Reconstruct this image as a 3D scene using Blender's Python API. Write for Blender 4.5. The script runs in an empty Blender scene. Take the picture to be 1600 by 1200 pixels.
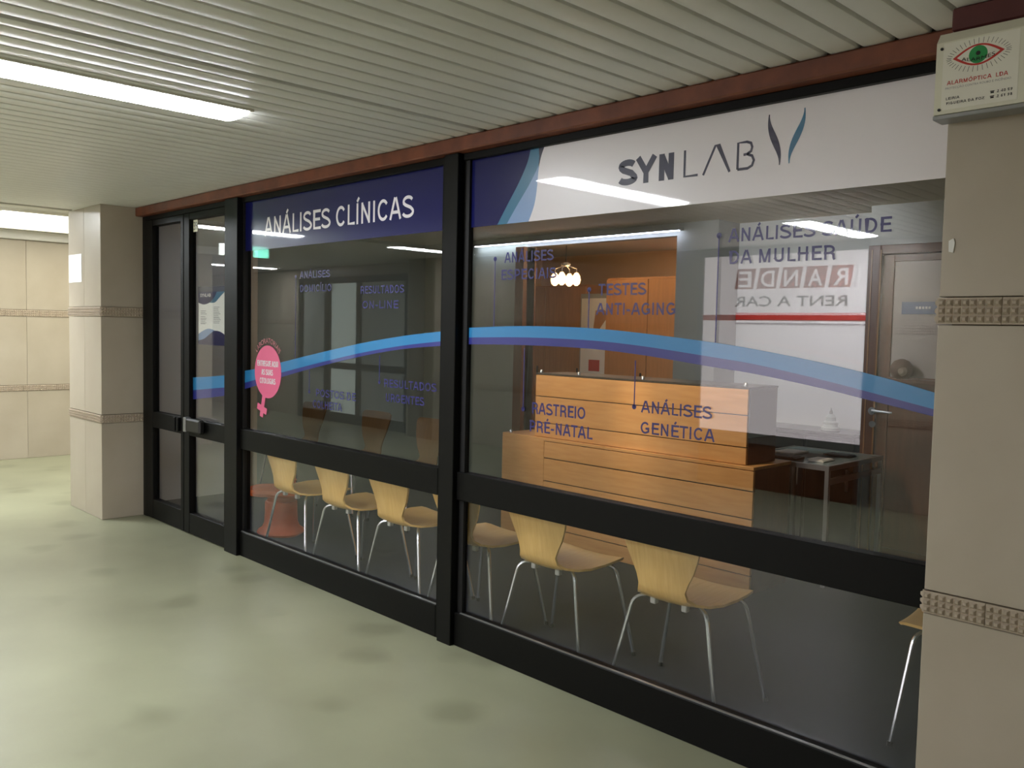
import bpy, math, random
from mathutils import Matrix, Vector
random.seed(4)
scene = bpy.context.scene
COL = scene.collection

# ------------------------------------------------------------------ camera, world, exposure
FPX, PITCH, YAW, ROLL = 1364.3, math.radians(3.447), math.radians(45.73), math.radians(1.255)
EYE = Vector((0.0, -2.68, 1.502))
def _rot():
    cp, sp, cy, sy, cr, sr = math.cos(PITCH), math.sin(PITCH), math.cos(YAW), math.sin(YAW), math.cos(ROLL), math.sin(ROLL)
    R0 = Matrix(((1, 0, 0), (0, 0, -1), (0, 1, 0)))
    Ry = Matrix(((cy, sy, 0), (-sy, cy, 0), (0, 0, 1)))
    Rp = Matrix(((1, 0, 0), (0, cp, -sp), (0, sp, cp)))
    Rr = Matrix(((cr, -sr, 0), (sr, cr, 0), (0, 0, 1)))
    return Rr @ Rp @ R0 @ Ry
RC = _rot()
cd = bpy.data.cameras.new('camera'); cam = bpy.data.objects.new('camera', cd); COL.objects.link(cam)
cd.sensor_width = 36.0; cd.lens = FPX / 1600 * 36.0; cd.clip_start = 0.05
r, d, f = RC[0], RC[1], RC[2]
cam.matrix_world = Matrix(((r[0], -d[0], -f[0], EYE.x), (r[1], -d[1], -f[1], EYE.y), (r[2], -d[2], -f[2], EYE.z), (0, 0, 0, 1)))
scene.camera = cam
w = bpy.data.worlds.new('world'); scene.world = w; w.use_nodes = True
w.node_tree.nodes['Background'].inputs[0].default_value = (0.9, 0.95, 1, 1)
w.node_tree.nodes['Background'].inputs[1].default_value = 0.02
scene.view_settings.view_transform = 'Standard'; scene.view_settings.look = 'None'
scene.view_settings.gamma = 1.0; scene.view_settings.use_curve_mapping = False
scene.view_settings.exposure = 1.55
LAMP = 17.0          # fluorescent diffusers of the corridor
PANEL = 1.3         # luminous ceiling beyond the pillar

# ------------------------------------------------------------------ materials
MATS = {}
def srgb(c):
    return tuple(((v / 255) / 12.92 if v / 255 <= 0.04045 else ((v / 255 + 0.055) / 1.055) ** 2.4) for v in c) + (1,)
def mat(name, rgb, rough=0.5, metal=0.0, var=0.0, scale=6.0, spec=0.5, stretch=None, bump=0.0, emit=0.0, coat=0.0, rgb2=None, detail=4.0):
    if name in MATS: return MATS[name]
    m = bpy.data.materials.new(name); m.use_nodes = True
    nt = m.node_tree; b = nt.nodes['Principled BSDF']
    col = srgb(rgb)
    b.inputs['Base Color'].default_value = col; b.inputs['Roughness'].default_value = rough
    b.inputs['Metallic'].default_value = metal; b.inputs['Specular IOR Level'].default_value = spec
    b.inputs['Coat Weight'].default_value = coat
    if emit:
        b.inputs['Emission Color'].default_value = col; b.inputs['Emission Strength'].default_value = emit
    if var or bump or rgb2:
        tc = nt.nodes.new('ShaderNodeTexCoord'); mp = nt.nodes.new('ShaderNodeMapping')
        nt.links.new(tc.outputs['Object'], mp.inputs[0])
        if stretch: mp.inputs['Scale'].default_value = stretch
        n = nt.nodes.new('ShaderNodeTexNoise'); n.inputs['Scale'].default_value = scale; n.inputs['Detail'].default_value = detail
        nt.links.new(mp.outputs[0], n.inputs['Vector'])
        if var or rgb2:
            rp = nt.nodes.new('ShaderNodeValToRGB')
            c2 = srgb(rgb2) if rgb2 else tuple(v * (1 - var) for v in col[:3]) + (1,)
            c1 = col if rgb2 else tuple(min(1, v * (1 + var)) for v in col[:3]) + (1,)
            rp.color_ramp.elements[0].position = 0.32; rp.color_ramp.elements[0].color = c2
            rp.color_ramp.elements[1].position = 0.68; rp.color_ramp.elements[1].color = c1
            nt.links.new(n.outputs['Fac'], rp.inputs[0]); nt.links.new(rp.outputs[0], b.inputs['Base Color'])
        if bump:
            bp = nt.nodes.new('ShaderNodeBump'); bp.inputs['Strength'].default_value = bump; bp.inputs['Distance'].default_value = 0.002
            nt.links.new(n.outputs['Fac'], bp.inputs['Height']); nt.links.new(bp.outputs[0], b.inputs['Normal'])
    MATS[name] = m
    return m
def glass_mat(name, tint=(1, 1, 1), f0=0.04, rough=0.0):
    m = bpy.data.materials.new(name); m.use_nodes = True; nt = m.node_tree
    nt.nodes.remove(nt.nodes['Principled BSDF']); out = nt.nodes['Material Output']
    g = nt.nodes.new('ShaderNodeNewGeometry'); dt = nt.nodes.new('ShaderNodeVectorMath'); dt.operation = 'DOT_PRODUCT'
    nt.links.new(g.outputs['Normal'], dt.inputs[0]); nt.links.new(g.outputs['Incoming'], dt.inputs[1])
    def mth(op, a, bv):
        n = nt.nodes.new('ShaderNodeMath'); n.operation = op
        for i, v in enumerate((a, bv)):
            if v is None: continue
            if isinstance(v, (int, float)): n.inputs[i].default_value = v
            else: nt.links.new(v, n.inputs[i])
        return n.outputs[0]
    a = mth('ABSOLUTE', dt.outputs['Value'], None)
    p = mth('POWER', mth('SUBTRACT', 1.0, a), 5.0)
    fr = mth('ADD', mth('MULTIPLY', p, 1 - f0), f0)
    t = nt.nodes.new('ShaderNodeBsdfTransparent'); t.inputs[0].default_value = tuple(tint) + (1,)
    gl = nt.nodes.new('ShaderNodeBsdfGlossy'); gl.inputs['Roughness'].default_value = rough
    mx = nt.nodes.new('ShaderNodeMixShader'); nt.links.new(fr, mx.inputs[0])
    nt.links.new(t.outputs[0], mx.inputs[1]); nt.links.new(gl.outputs[0], mx.inputs[2]); nt.links.new(mx.outputs[0], out.inputs[0])
    return m
M_GLASS = glass_mat('window_glass', (0.985, 0.99, 0.99), 0.052)
M_TILE = mat('beige_tile', (184, 174, 157), 0.35, var=0.07, scale=2.2, rgb2=(173, 162, 144))
M_BAND = mat('studded_tile', (178, 164, 146), 0.15, var=0.06, scale=14)
M_GROUT = mat('grout', (120, 108, 88), 0.9)
M_SLAT = mat('white_slat', (232, 231, 226), 0.38, var=0.03, scale=3)
M_PLENUM = mat('plenum', (16, 15, 13), 0.95)
M_RUST = mat('rust_trim', (126, 70, 46), 0.5, var=0.2, scale=9, rgb2=(98, 52, 36))
M_FRAME = mat('dark_frame', (9, 9, 8), 0.5, var=0.1, scale=20, spec=0.16)
M_FRAMEB = mat('black_frame', (7, 7, 7), 0.45, spec=0.2)
M_GASKET = mat('gasket', (10, 10, 10), 0.6)
M_LAMP = mat('lamp_diffuser', (246, 250, 255), 0.4, emit=LAMP)
M_LAMPF = mat('lamp_tray', (225, 222, 210), 0.35)
M_NAVY = mat('navy_vinyl', (14, 18, 84), 0.3, spec=0.2, coat=0.7)
M_NAVYT = mat('navy_letter', (36, 34, 104), 0.4, coat=0.4)
M_WHITEV = mat('white_vinyl', (236, 232, 238), 0.3, coat=1.0)
M_INK = mat('ink', (30, 30, 66), 0.4, coat=1.0)
M_TEAL = mat('teal_vinyl', (40, 112, 150), 0.3, coat=1.0)
M_SKY = mat('pale_blue_vinyl', (128, 160, 206), 0.3, coat=1.0)
M_BLUE = mat('wave_blue', (40, 128, 186), 0.35, coat=1.0)
M_INDIGO = mat('wave_indigo', (42, 48, 130), 0.35, coat=1.0)
M_PINK = mat('pink_vinyl', (238, 104, 150), 0.35, coat=1.0)
M_PLY = mat('plywood', (240, 198, 122), 0.35, var=0.05, scale=7, stretch=(14, 1, 1), rgb2=(230, 184, 106))
M_CHROME = mat('chrome', (226, 231, 236), 0.27, metal=0.9)
M_CLIP = mat('clear_plastic', (190, 190, 186), 0.3)
M_DESK = mat('desk_oak', (216, 164, 104), 0.4, var=0.08, scale=5, stretch=(1, 8, 8), rgb2=(204, 150, 90))
M_DARKWOOD = mat('dark_wood', (104, 62, 34), 0.45, var=0.12, scale=5, stretch=(10, 10, 1))
M_ORANGEWOOD = mat('cabinet_wood', (172, 120, 70), 0.45, var=0.1, scale=4, stretch=(10, 10, 1))
M_DARKFLOOR = mat('carpet_blue_grey', (34, 40, 51), 0.75, var=0.12, scale=40)
M_WALLW = mat('interior_white', (206, 208, 206), 0.7)
M_WALLG = mat('interior_grey', (150, 152, 146), 0.7)
M_WALLGREEN = mat('interior_green_grey', (158, 166, 152), 0.7)
M_PEACH = mat('interior_peach', (222, 190, 150), 0.7)
M_CEIL2 = mat('interior_ceiling', (208, 198, 176), 0.8)
M_LED = mat('led_strip', (220, 228, 255), 0.4, emit=10)
M_TERRA = mat('terracotta', (214, 92, 30), 0.55, var=0.1, scale=9, bump=0.2)
M_PAPER = mat('paper', (240, 240, 236), 0.6)
M_BLACK = mat('black_plastic', (18, 18, 18), 0.4)
M_METAL = mat('grey_metal', (150, 152, 152), 0.35, metal=0.7)
M_RED = mat('red_paint', (196, 52, 44), 0.5)
M_GREEN = mat('green_print', (40, 150, 80), 0.5)
M_BOX = mat('cream_box', (226, 224, 206), 0.45, var=0.03, scale=8)
M_LABELP = mat('label_white', (236, 234, 222), 0.4)
M_WHITE = mat('white_plain', (232, 230, 226), 0.5)

def floor_mat():
    m = bpy.data.materials.new('corridor_floor'); m.use_nodes = True; nt = m.node_tree; b = nt.nodes['Principled BSDF']
    tc = nt.nodes.new('ShaderNodeTexCoord')
    n1 = nt.nodes.new('ShaderNodeTexNoise'); n1.inputs['Scale'].default_value = 0.9; n1.inputs['Detail'].default_value = 5
    v = nt.nodes.new('ShaderNodeTexVoronoi'); v.inputs['Scale'].default_value = 2.5; v.inputs['Randomness'].default_value = 1.0
    n2 = nt.nodes.new('ShaderNodeTexNoise'); n2.inputs['Scale'].default_value = 90
    nd = nt.nodes.new('ShaderNodeTexNoise'); nd.inputs['Scale'].default_value = 3.0
    mixv = nt.nodes.new('ShaderNodeMixRGB'); mixv.inputs[0].default_value = 0.16
    nt.links.new(tc.outputs['Object'], mixv.inputs[1]); nt.links.new(nd.outputs['Color'], mixv.inputs[2]); nt.links.new(tc.outputs['Object'], nd.inputs['Vector'])
    nt.links.new(mixv.outputs[0], v.inputs['Vector'])
    nt.links.new(tc.outputs['Object'], n1.inputs['Vector']); nt.links.new(tc.outputs['Object'], n2.inputs['Vector'])
    r1 = nt.nodes.new('ShaderNodeValToRGB'); r1.color_ramp.elements[0].position = 0.3; r1.color_ramp.elements[0].color = srgb((136, 136, 112)); r1.color_ramp.elements[1].position = 0.7; r1.color_ramp.elements[1].color = srgb((160, 162, 134))
    r2 = nt.nodes.new('ShaderNodeValToRGB'); r2.color_ramp.elements[0].position = 0.13; r2.color_ramp.elements[0].color = (0.80, 0.80, 0.78, 1); r2.color_ramp.elements[1].position = 0.30; r2.color_ramp.elements[1].color = (1, 1, 1, 1)
    nt.links.new(n1.outputs['Fac'], r1.inputs[0]); nt.links.new(v.outputs['Distance'], r2.inputs[0])
    mx = nt.nodes.new('ShaderNodeMixRGB'); mx.blend_type = 'MULTIPLY'; mx.inputs[0].default_value = 1
    nt.links.new(r1.outputs[0], mx.inputs[1]); nt.links.new(r2.outputs[0], mx.inputs[2])
    nt.links.new(mx.outputs[0], b.inputs['Base Color'])
    b.inputs['Roughness'].default_value = 0.36; b.inputs['Specular IOR Level'].default_value = 0.5
    bp = nt.nodes.new('ShaderNodeBump'); bp.inputs['Strength'].default_value = 0.06; bp.inputs['Distance'].default_value = 0.002
    nt.links.new(n2.outputs['Fac'], bp.inputs['Height']); nt.links.new(bp.outputs[0], b.inputs['Normal'])
    return m
M_FLOOR = floor_mat()

# ------------------------------------------------------------------ mesh helpers
class MB:
    def __init__(s): s.v = []; s.f = []
    def box(s, x0, x1, y0, y1, z0, z1, ch=0.0):
        if ch <= 0:
            b = len(s.v)
            s.v += [(x, y, z) for z in (z0, z1) for y in (y0, y1) for x in (x0, x1)]
            s.f += [tuple(b + i for i in q) for q in ((0, 2, 3, 1), (4, 5, 7, 6), (0, 1, 5, 4), (2, 6, 7, 3), (0, 4, 6, 2), (1, 3, 7, 5))]
        else:      # chamfered box
            b = len(s.v); idx = {}
            X, Y, Z = (x0, x1), (y0, y1), (z0, z1)
            for i in (0, 1):
                for j in (0, 1):
                    for k in (0, 1):
                        sx, sy, sz = (1 - 2 * i) * ch, (1 - 2 * j) * ch, (1 - 2 * k) * ch
                        idx[i, j, k, 0] = len(s.v); s.v.append((X[i], Y[j] + sy, Z[k] + sz))
                        idx[i, j, k, 1] = len(s.v); s.v.append((X[i] + sx, Y[j], Z[k] + sz))
                        idx[i, j, k, 2] = len(s.v); s.v.append((X[i] + sx, Y[j] + sy, Z[k]))
            def quad(*a): s.f.append(tuple(idx[q] for q in a))
            quad((0, 0, 0, 0), (0, 0, 1, 0), (0, 1, 1, 0), (0, 1, 0, 0)); quad((1, 0, 0, 0), (1, 1, 0, 0), (1, 1, 1, 0), (1, 0, 1, 0))
            quad((0, 0, 0, 1), (1, 0, 0, 1), (1, 0, 1, 1), (0, 0, 1, 1)); quad((0, 1, 0, 1), (0, 1, 1, 1), (1, 1, 1, 1), (1, 1, 0, 1))
            quad((0, 0, 0, 2), (0, 1, 0, 2), (1, 1, 0, 2), (1, 0, 0, 2)); quad((0, 0, 1, 2), (1, 0, 1, 2), (1, 1, 1, 2), (0, 1, 1, 2))
            for j in (0, 1):
                for k in (0, 1): quad((0, j, k, 1), (1, j, k, 1), (1, j, k, 2), (0, j, k, 2))
            for i in (0, 1):
                for k in (0, 1): quad((i, 0, k, 0), (i, 1, k, 0), (i, 1, k, 2), (i, 0, k, 2))
            for i in (0, 1):
                for j in (0, 1): quad((i, j, 0, 0), (i, j, 1, 0), (i, j, 1, 1), (i, j, 0, 1))
            for i in (0, 1):
                for j in (0, 1):
                    for k in (0, 1): quad((i, j, k, 0), (i, j, k, 1), (i, j, k, 2))
        return s
    def poly(s, pts, n):          # closed outline pts (3-D), extruded by vector n
        b = len(s.v); k = len(pts); n = Vector(n)
        s.v += [tuple(p) for p in pts] + [tuple(Vector(p) + n) for p in pts]
        s.f.append(tuple(range(b, b + k))); s.f.append(tuple(range(b + 2 * k - 1, b + k - 1, -1)))
        for i in range(k):
            j = (i + 1) % k; s.f.append((b + i, b + j, b + k + j, b + k + i))
        return s
    def strip(s, up, lo, n):      # band between two polylines, extruded by n
        b = len(s.v); k = len(up); n = Vector(n)
        for L in (up, lo): s.v += [tuple(p) for p in L]
        for L in (up, lo): s.v += [tuple(Vector(p) + n) for p in L]
        for i in range(k - 1):
            s.f += [(b + i, b + k + i, b + k + i + 1, b + i + 1), (b + 2 * k + i, b + 2 * k + i + 1, b + 3 * k + i + 1, b + 3 * k + i),
                    (b + i, b + i + 1, b + 2 * k + i + 1, b + 2 * k + i), (b + k + i, b + 3 * k + i, b + 3 * k + i + 1, b + k + i + 1)]
        for i in (0, k - 1): s.f.append((b + i, b + k + i, b + 3 * k + i, b + 2 * k + i))
        return s
    def tube(s, pts, rad, n=8, cap=True):
        pts = [Vector(p) for p in pts]; rings = []
        rr = rad if isinstance(rad, (list, tuple)) else [rad] * len(pts)
        prev = None
        for i, p in enumerate(pts):
            t = (pts[min(i + 1, len(pts) - 1)] - pts[max(i - 1, 0)]).normalized()
            a = prev if prev is not None else (Vector((0, 0, 1)) if abs(t.z) < 0.9 else Vector((1, 0, 0)))
            u = (a - t * a.dot(t)).normalized(); prev = u; v2 = t.cross(u)
            b = len(s.v)
            s.v += [tuple(p + (u * math.cos(2 * math.pi * q / n) + v2 * math.sin(2 * math.pi * q / n)) * rr[i]) for q in range(n)]
            rings.append(b)
        for a, b in zip(rings, rings[1:]):
            for q in range(n): s.f.append((a + q, a + (q + 1) % n, b + (q + 1) % n, b + q))
        if cap: s.f.append(tuple(rings[0] + q for q in reversed(range(n)))); s.f.append(tuple(rings[-1] + q for q in range(n)))
        return s
    def lathe(s, prof, c=(0, 0, 0), n=24):
        b = len(s.v)
        for rr, z in prof: s.v += [(c[0] + rr * math.cos(2 * math.pi * q / n), c[1] + rr * math.sin(2 * math.pi * q / n), c[2] + z) for q in range(n)]
        for i in range(len(prof) - 1):
            for q in range(n): s.f.append((b + i * n + q, b + i * n + (q + 1) % n, b + (i + 1) * n + (q + 1) % n, b + (i + 1) * n + q))
        s.f.append(tuple(b + q for q in reversed(range(n)))); s.f.append(tuple(b + (len(prof) - 1) * n + q for q in range(n)))
        return s
BASE = {}
def mesh_obj(name, mb, m, parent=None, smooth=False):
    off = BASE.get(parent.name, Vector((0, 0, 0))) if parent else Vector((0, 0, 0))
    me = bpy.data.meshes.new(name)
    me.from_pydata([tuple(Vector(v) - off) for v in mb.v], [], mb.f); me.validate(); me.update()
    import bmesh
    bm = bmesh.new(); bm.from_mesh(me); bmesh.ops.recalc_face_normals(bm, faces=bm.faces); bm.to_mesh(me); bm.free()
    if smooth:
        me.polygons.foreach_set('use_smooth', [True] * len(me.polygons))
        try: me.set_sharp_from_angle(angle=math.radians(40))
        except Exception: pass
    if m: me.materials.append(m)
    o = bpy.data.objects.new(name, me); COL.objects.link(o)
    if parent: o.parent = parent; BASE[o.name] = off
    return o
def tag(o, label=None, cat=None, group=None, kind=None):
    if label: o['label'] = label
    if cat: o['category'] = cat
    if group: o['group'] = group
    if kind: o['kind'] = kind
    return o
def thing(name, loc, label=None, cat=None, group=None, kind=None):
    o = bpy.data.objects.new(name, None); o.empty_display_size = 0.1; o.location = loc; COL.objects.link(o)
    BASE[o.name] = Vector(loc)
    return tag(o, label, cat, group, kind)
def copy_tree(o, parent=None):
    c = o.copy(); COL.objects.link(c); c.parent = parent
    for ch in list(o.children): copy_tree(ch, c)
    return c
def box(name, m, parent, x0, x1, y0, y1, z0, z1, ch=0.0):
    return mesh_obj(name, MB().box(x0, x1, y0, y1, z0, z1, ch), m, parent)
def boxes(name, m, parent, lst, ch=0.0):
    mb = MB()
    for b in lst: mb.box(*b, ch)
    return mesh_obj(name, mb, m, parent)

_capcache = {}
def text_geo(body, bold=0.0):
    cu = bpy.data.curves.new('t', 'FONT'); cu.body = body; cu.size = 1.0; cu.resolution_u = 3; cu.offset = bold
    o = bpy.data.objects.new('t', cu); COL.objects.link(o)
    dg = bpy.context.evaluated_depsgraph_get(); me = bpy.data.meshes.new_from_object(o.evaluated_get(dg))
    vs = [tuple(v.co) for v in me.vertices]; fs = [tuple(p.vertices) for p in me.polygons]
    bpy.data.objects.remove(o); bpy.data.curves.remove(cu); bpy.data.meshes.remove(me)
    return vs, fs
def text(name, body, m, parent, x0, x1, zb, cap, y, bold=0.0, face=-1, slope=0.0):
    """flat lettering on a plane facing -y (face=-1) or +y (face=+1); x0 is where the first letter starts, cap the capital height"""
    vs, fs = text_geo(body, bold)
    if 'H' not in _capcache: _capcache['H'] = max(v[1] for v in text_geo('H')[0])
    a, b = min(v[0] for v in vs), max(v[0] for v in vs)
    sx = (x1 - x0) / (b - a); sz = cap / _capcache['H']
    mb = MB()
    mb.v = [(x0 + (v[0] - a) * sx, y, zb + v[1] * sz + slope * (v[0] - a) * sx) for v in vs]
    mb.f = fs
    off = BASE.get(parent.name, Vector((0, 0, 0))) if parent else Vector((0, 0, 0))
    me = bpy.data.meshes.new(name); me.from_pydata([tuple(Vector(v) - off) for v in mb.v], [], mb.f); me.update()
    me.materials.append(m); o = bpy.data.objects.new(name, me); COL.objects.link(o)
    if parent: o.parent = parent; BASE[o.name] = off
    return o

def _arc(cx, cy, rx, ry, a0, a1, n=12):
    return [(cx + rx * math.cos(math.radians(a0 + (a1 - a0) * i / n)), cy + ry * math.sin(math.radians(a0 + (a1 - a0) * i / n))) for i in range(n + 1)]
def glyphs(t):
    h = t / 2; lo, hi = h, 1 - h
    def bowl(x0, x1, y0, y1):      # D-shaped bowl open to the left
        ry = (y1 - y0) / 2; rx = min(ry, (x1 - x0) * .62)
        return [(x0, y1), (x1 - rx, y1)] + _arc(x1 - rx, (y0 + y1) / 2, rx, ry, 90, -90, 12)[1:] + [(x0, y0)]
    S = _arc(.33, .735, .235, .265 - h, 20, 200, 10) + [(.20, .585), (.33, .525), (.47, .455)] + _arc(.33, .265, .27, .265 - h, 30, -165, 12)
    g = {
        'A': (.70, [[(.07, 0), (.325, 1)], [(.375, 1), (.63, 0)], [(.19, .33), (.51, .33)]]),
        'N': (.72, [[(.08 + h, 0), (.08 + h, 1)], [(.64 - h, 0), (.64 - h, 1)], [(.08 + h, .93), (.64 - h, .07)]]),
        'L': (.56, [[(.08 + h, 1), (.08 + h, lo), (.54, lo)]]),
        'I': (.28, [[(.14, 0), (.14, 1)]]),
        'S': (.66, [S]),
        'E': (.62, [[(.60, hi), (.08 + h, hi), (.08 + h, lo), (.61, lo)], [(.08, .52), (.56, .52)]]),
        'C': (.72, [_arc(.38, .5, .33 - h, .5 - h, 38, 322, 22)]),
        'G': (.76, [_arc(.38, .5, .34 - h, .5 - h, 40, 300, 20) + [(.70 - h, .20), (.70 - h, .44), (.40, .44)]]),
        'O': (.78, [_arc(.39, .5, .36 - h, .5 - h, 90, 450, 28)]),
        'Q': (.78, [_arc(.39, .5, .36 - h, .5 - h, 90, 450, 28), [(.46, .25), (.70, -.03)]]),
        'D': (.72, [[(.08 + h, lo)] + list(reversed(bowl(.08 + h, .68 - h, lo, hi)))[1:] + [(.08 + h, lo)], [(.08 + h, 0), (.08 + h, 1)]]),
        'P': (.66, [[(.08 + h, 0), (.08 + h, 1)], bowl(.08, .64 - h, .42, hi)]),
        'B': (.68, [[(.08 + h, 0), (.08 + h, 1)], bowl(.08, .61 - h, .53, hi), bowl(.08, .65 - h, lo, .53)]),
        'R': (.70, [[(.08 + h, 0), (.08 + h, 1)], bowl(.08, .65 - h, .46, hi), [(.46, .46), (.56, .36), (.58, .10), (.63, 0)]]),
        'T': (.60, [[(.02, hi), (.58, hi)], [(.30, 0), (.30, 1)]]),
        'U': (.72, [[(.08 + h, 1), (.08 + h, .30)] + _arc(.36, .30, .28 - h, .30 - h, 180, 360, 12) + [(.64 - h, 1)]]),
        'M': (.84, [[(.08 + h, 0), (.08 + h, 1)], [(.76 - h, 0), (.76 - h, 1)], [(.10 + h, .96), (.42, .04)], [(.74 - h, .96), (.42, .04)]]),
        'H': (.72, [[(.08 + h, 0), (.08 + h, 1)], [(.64 - h, 0), (.64 - h, 1)], [(.08, .53), (.64, .53)]]),
        'X': (.66, [[(.06, 0), (.60, 1)], [(.60, 0), (.06, 1)]]),
        'Y': (.66, [[(.04, 1), (.33, .42), (.33, 0)], [(.62, 1), (.33, .42)]]),
        'F': (.60, [[(.58, hi), (.08 + h, hi), (.08 + h, 0)], [(.08, .50), (.52, .50)]]),
        'Z': (.64, [[(.06, hi), (.55, hi), (.07, lo), (.59, lo)]]),
        '0': (.58, [_arc(.29, .5, .25 - h, .5 - h, 90, 450, 24)]), '1': (.58, [[(.14, .80), (.32, .95), (.32, 0)]]),
        '2': (.58, [_arc(.28, .72, .22 - h, .28 - h, 170, -30, 10) + [(.07, lo), (.54, lo)]]), '4': (.58, [[(.40, 0), (.40, .97), (.04, .27), (.55, .27)]]),
        '5': (.58, [[(.50, hi), (.14, hi), (.10, .50)] + _arc(.28, .33, .24 - h, .33 - h, 130, -160, 12)]), '6': (.58, [_arc(.29, .32, .24 - h, .32 - h, 90, 450, 20), [(.05 + h, .34), (.10 + h, .70), (.30, hi), (.50, .90)]]),
        '8': (.58, [_arc(.29, .28, .25 - h, .28 - h, 90, 450, 20), _arc(.29, .75, .21 - h, .25 - h, 90, 450, 20)]), '9': (.58, [_arc(.29, .68, .24 - h, .32 - h, 90, 450, 20), [(.53 - h, .66), (.48 - h, .30), (.28, lo), (.08, .10)]]),
        '-': (.40, [[(.05, .38), (.34, .38)]]), ' ': (.28, []),
    }
    acc = [[(.40, 1.07), (.52, 1.26)]]
    for a, b in (('Á', 'A'), ('Í', 'I'), ('Ú', 'U'), ('É', 'E'), ('Ó', 'O')):
        wd, st = g[b]; sh = wd / 2 - .42; g[a] = (wd, st + [[(p[0] + sh, p[1]) for p in acc[0]]])
    return g
def letters(name, body, m, parent, x0, x1, zb, cap, y, t=0.15):
    """grotesque capitals drawn as constant-width strokes on a plane facing -y"""
    gl = glyphs(t); adv = sum(gl[c][0] for c in body); sx = (x1 - x0) / (adv - .1); mb = MB(); pen = -.05
    lift = [0]
    def rib(pts):
        L, Rr = [], []; yy = y - 0.00012 * (lift[0] % 4); lift[0] += 1
        for i, p in enumerate(pts):
            a = pts[max(i - 1, 0)]; b = pts[min(i + 1, len(pts) - 1)]
            dx, dz = (b[0] - a[0]) * sx, (b[1] - a[1]) * cap; l = math.hypot(dx, dz) or 1; nx, nz = -dz / l, dx / l; k = t * cap / 2
            if 0 < i < len(pts) - 1:
                ex_, ez_ = (p[0] - a[0]) * sx, (p[1] - a[1]) * cap; le = math.hypot(ex_, ez_) or 1; k /= max(abs(-ez_ / le * nx + ex_ / le * nz), .5)
            X, Z = x0 + (pen + p[0]) * sx, zb + p[1] * cap
            L.append((X + nx * k, yy, Z + nz * k)); Rr.append((X - nx * k, yy, Z - nz * k))
        b0 = len(mb.v); n = len(pts); mb.v.extend(L + Rr)
        for i in range(n - 1): mb.f.append((b0 + i, b0 + i + 1, b0 + n + i + 1, b0 + n + i))
    for c in body:
        for st in gl[c][1]: rib(st)
        pen += gl[c][0]
    off = BASE.get(parent.name, Vector((0, 0, 0))); me = bpy.data.meshes.new(name); me.from_pydata([tuple(Vector(v) - off) for v in mb.v], [], mb.f); me.update(); me.materials.append(m)
    o = bpy.data.objects.new(name, me); COL.objects.link(o); o.parent = parent; BASE[o.name] = off
    return o

# where a point of the shop-front plane lies (pixel of the 1600x1200 survey photo -> metres on plane y)
def G(u, v, y=0.022):
    dr = RC.transposed() @ Vector(((u - 800) / FPX, (v - 600) / FPX, 1)); t = (y - EYE.y) / dr.y
    return (EYE + dr * t)

CZ = 2.385                     # corridor ceiling height
XL, XR = -6.86, 0.9            # shop front extents
YW = -5.0                      # opposite side of the corridor
# ------------------------------------------------------------------ floors
tag(mesh_obj('floor', MB().box(-18, 4.0, YW - 0.1, 4.2, -0.12, 0.0), M_FLOOR), 'polished grey-green corridor floor with faint darker stains', 'floor', kind='structure')
tag(mesh_obj('floor_shop', MB().box(-7.44, 0.9, 0.08, 5.2, 0.0, 0.004), M_DARKFLOOR), 'dark blue-grey floor inside the shop', 'floor', kind='structure')

# ------------------------------------------------------------------ slatted ceiling
ceil = tag(mesh_obj('ceiling', MB().box(-7.5, 4.0, YW, 0.08, CZ + 0.055, CZ + 0.12), M_PLENUM), 'off-white slatted metal ceiling over the corridor', 'ceiling', kind='structure')
PITCHX = 0.1053
def slat_mesh(wd):
    h = wd / 2; prof = [(-h + 0.002, 0.03), (-h, 0.012), (-h + 0.004, 0.003), (-h + 0.012, 0), (h - 0.012, 0), (h - 0.004, 0.003), (h, 0.012), (h - 0.002, 0.03)]
    mb = MB(); mb.poly([(x, YW, z) for x, z in prof], (0, -YW - 0.03, 0)); return mb
s0 = mesh_obj('slat', slat_mesh(0.095), M_SLAT, ceil, smooth=True)
s1 = mesh_obj('slat', slat_mesh(0.072), M_SLAT, ceil, smooth=True)
first = True; x = -1.009 + PITCHX * 47; k = -47
used1 = False
while x - PITCHX > -7.5:
    c = x - PITCHX / 2
    narrow = (k == 18)
    if narrow: o = s1; c -= 0.011
    elif first: o = s0; first = False
    else:
        o = s0.copy(); COL.objects.link(o); o.parent = ceil
    o.location = (c, 0, CZ)
    x -= PITCHX; k += 1
# plain ceiling of the side passage, a touch higher, with its edge strip
tag(mesh_obj('ceiling_passage', MB().box(-18, -7.5, YW, 4.2, 2.47, 2.55), M_WHITE), 'plain white ceiling over the side passage', 'ceiling', kind='structure')
tag(mesh_obj('trim_1', MB().box(-7.53, -7.495, YW, -0.31, CZ - 0.004, 2.475), M_LAMPF), 'pale metal strip closing the end of the slatted ceiling', 'trim', kind='structure')

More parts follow.
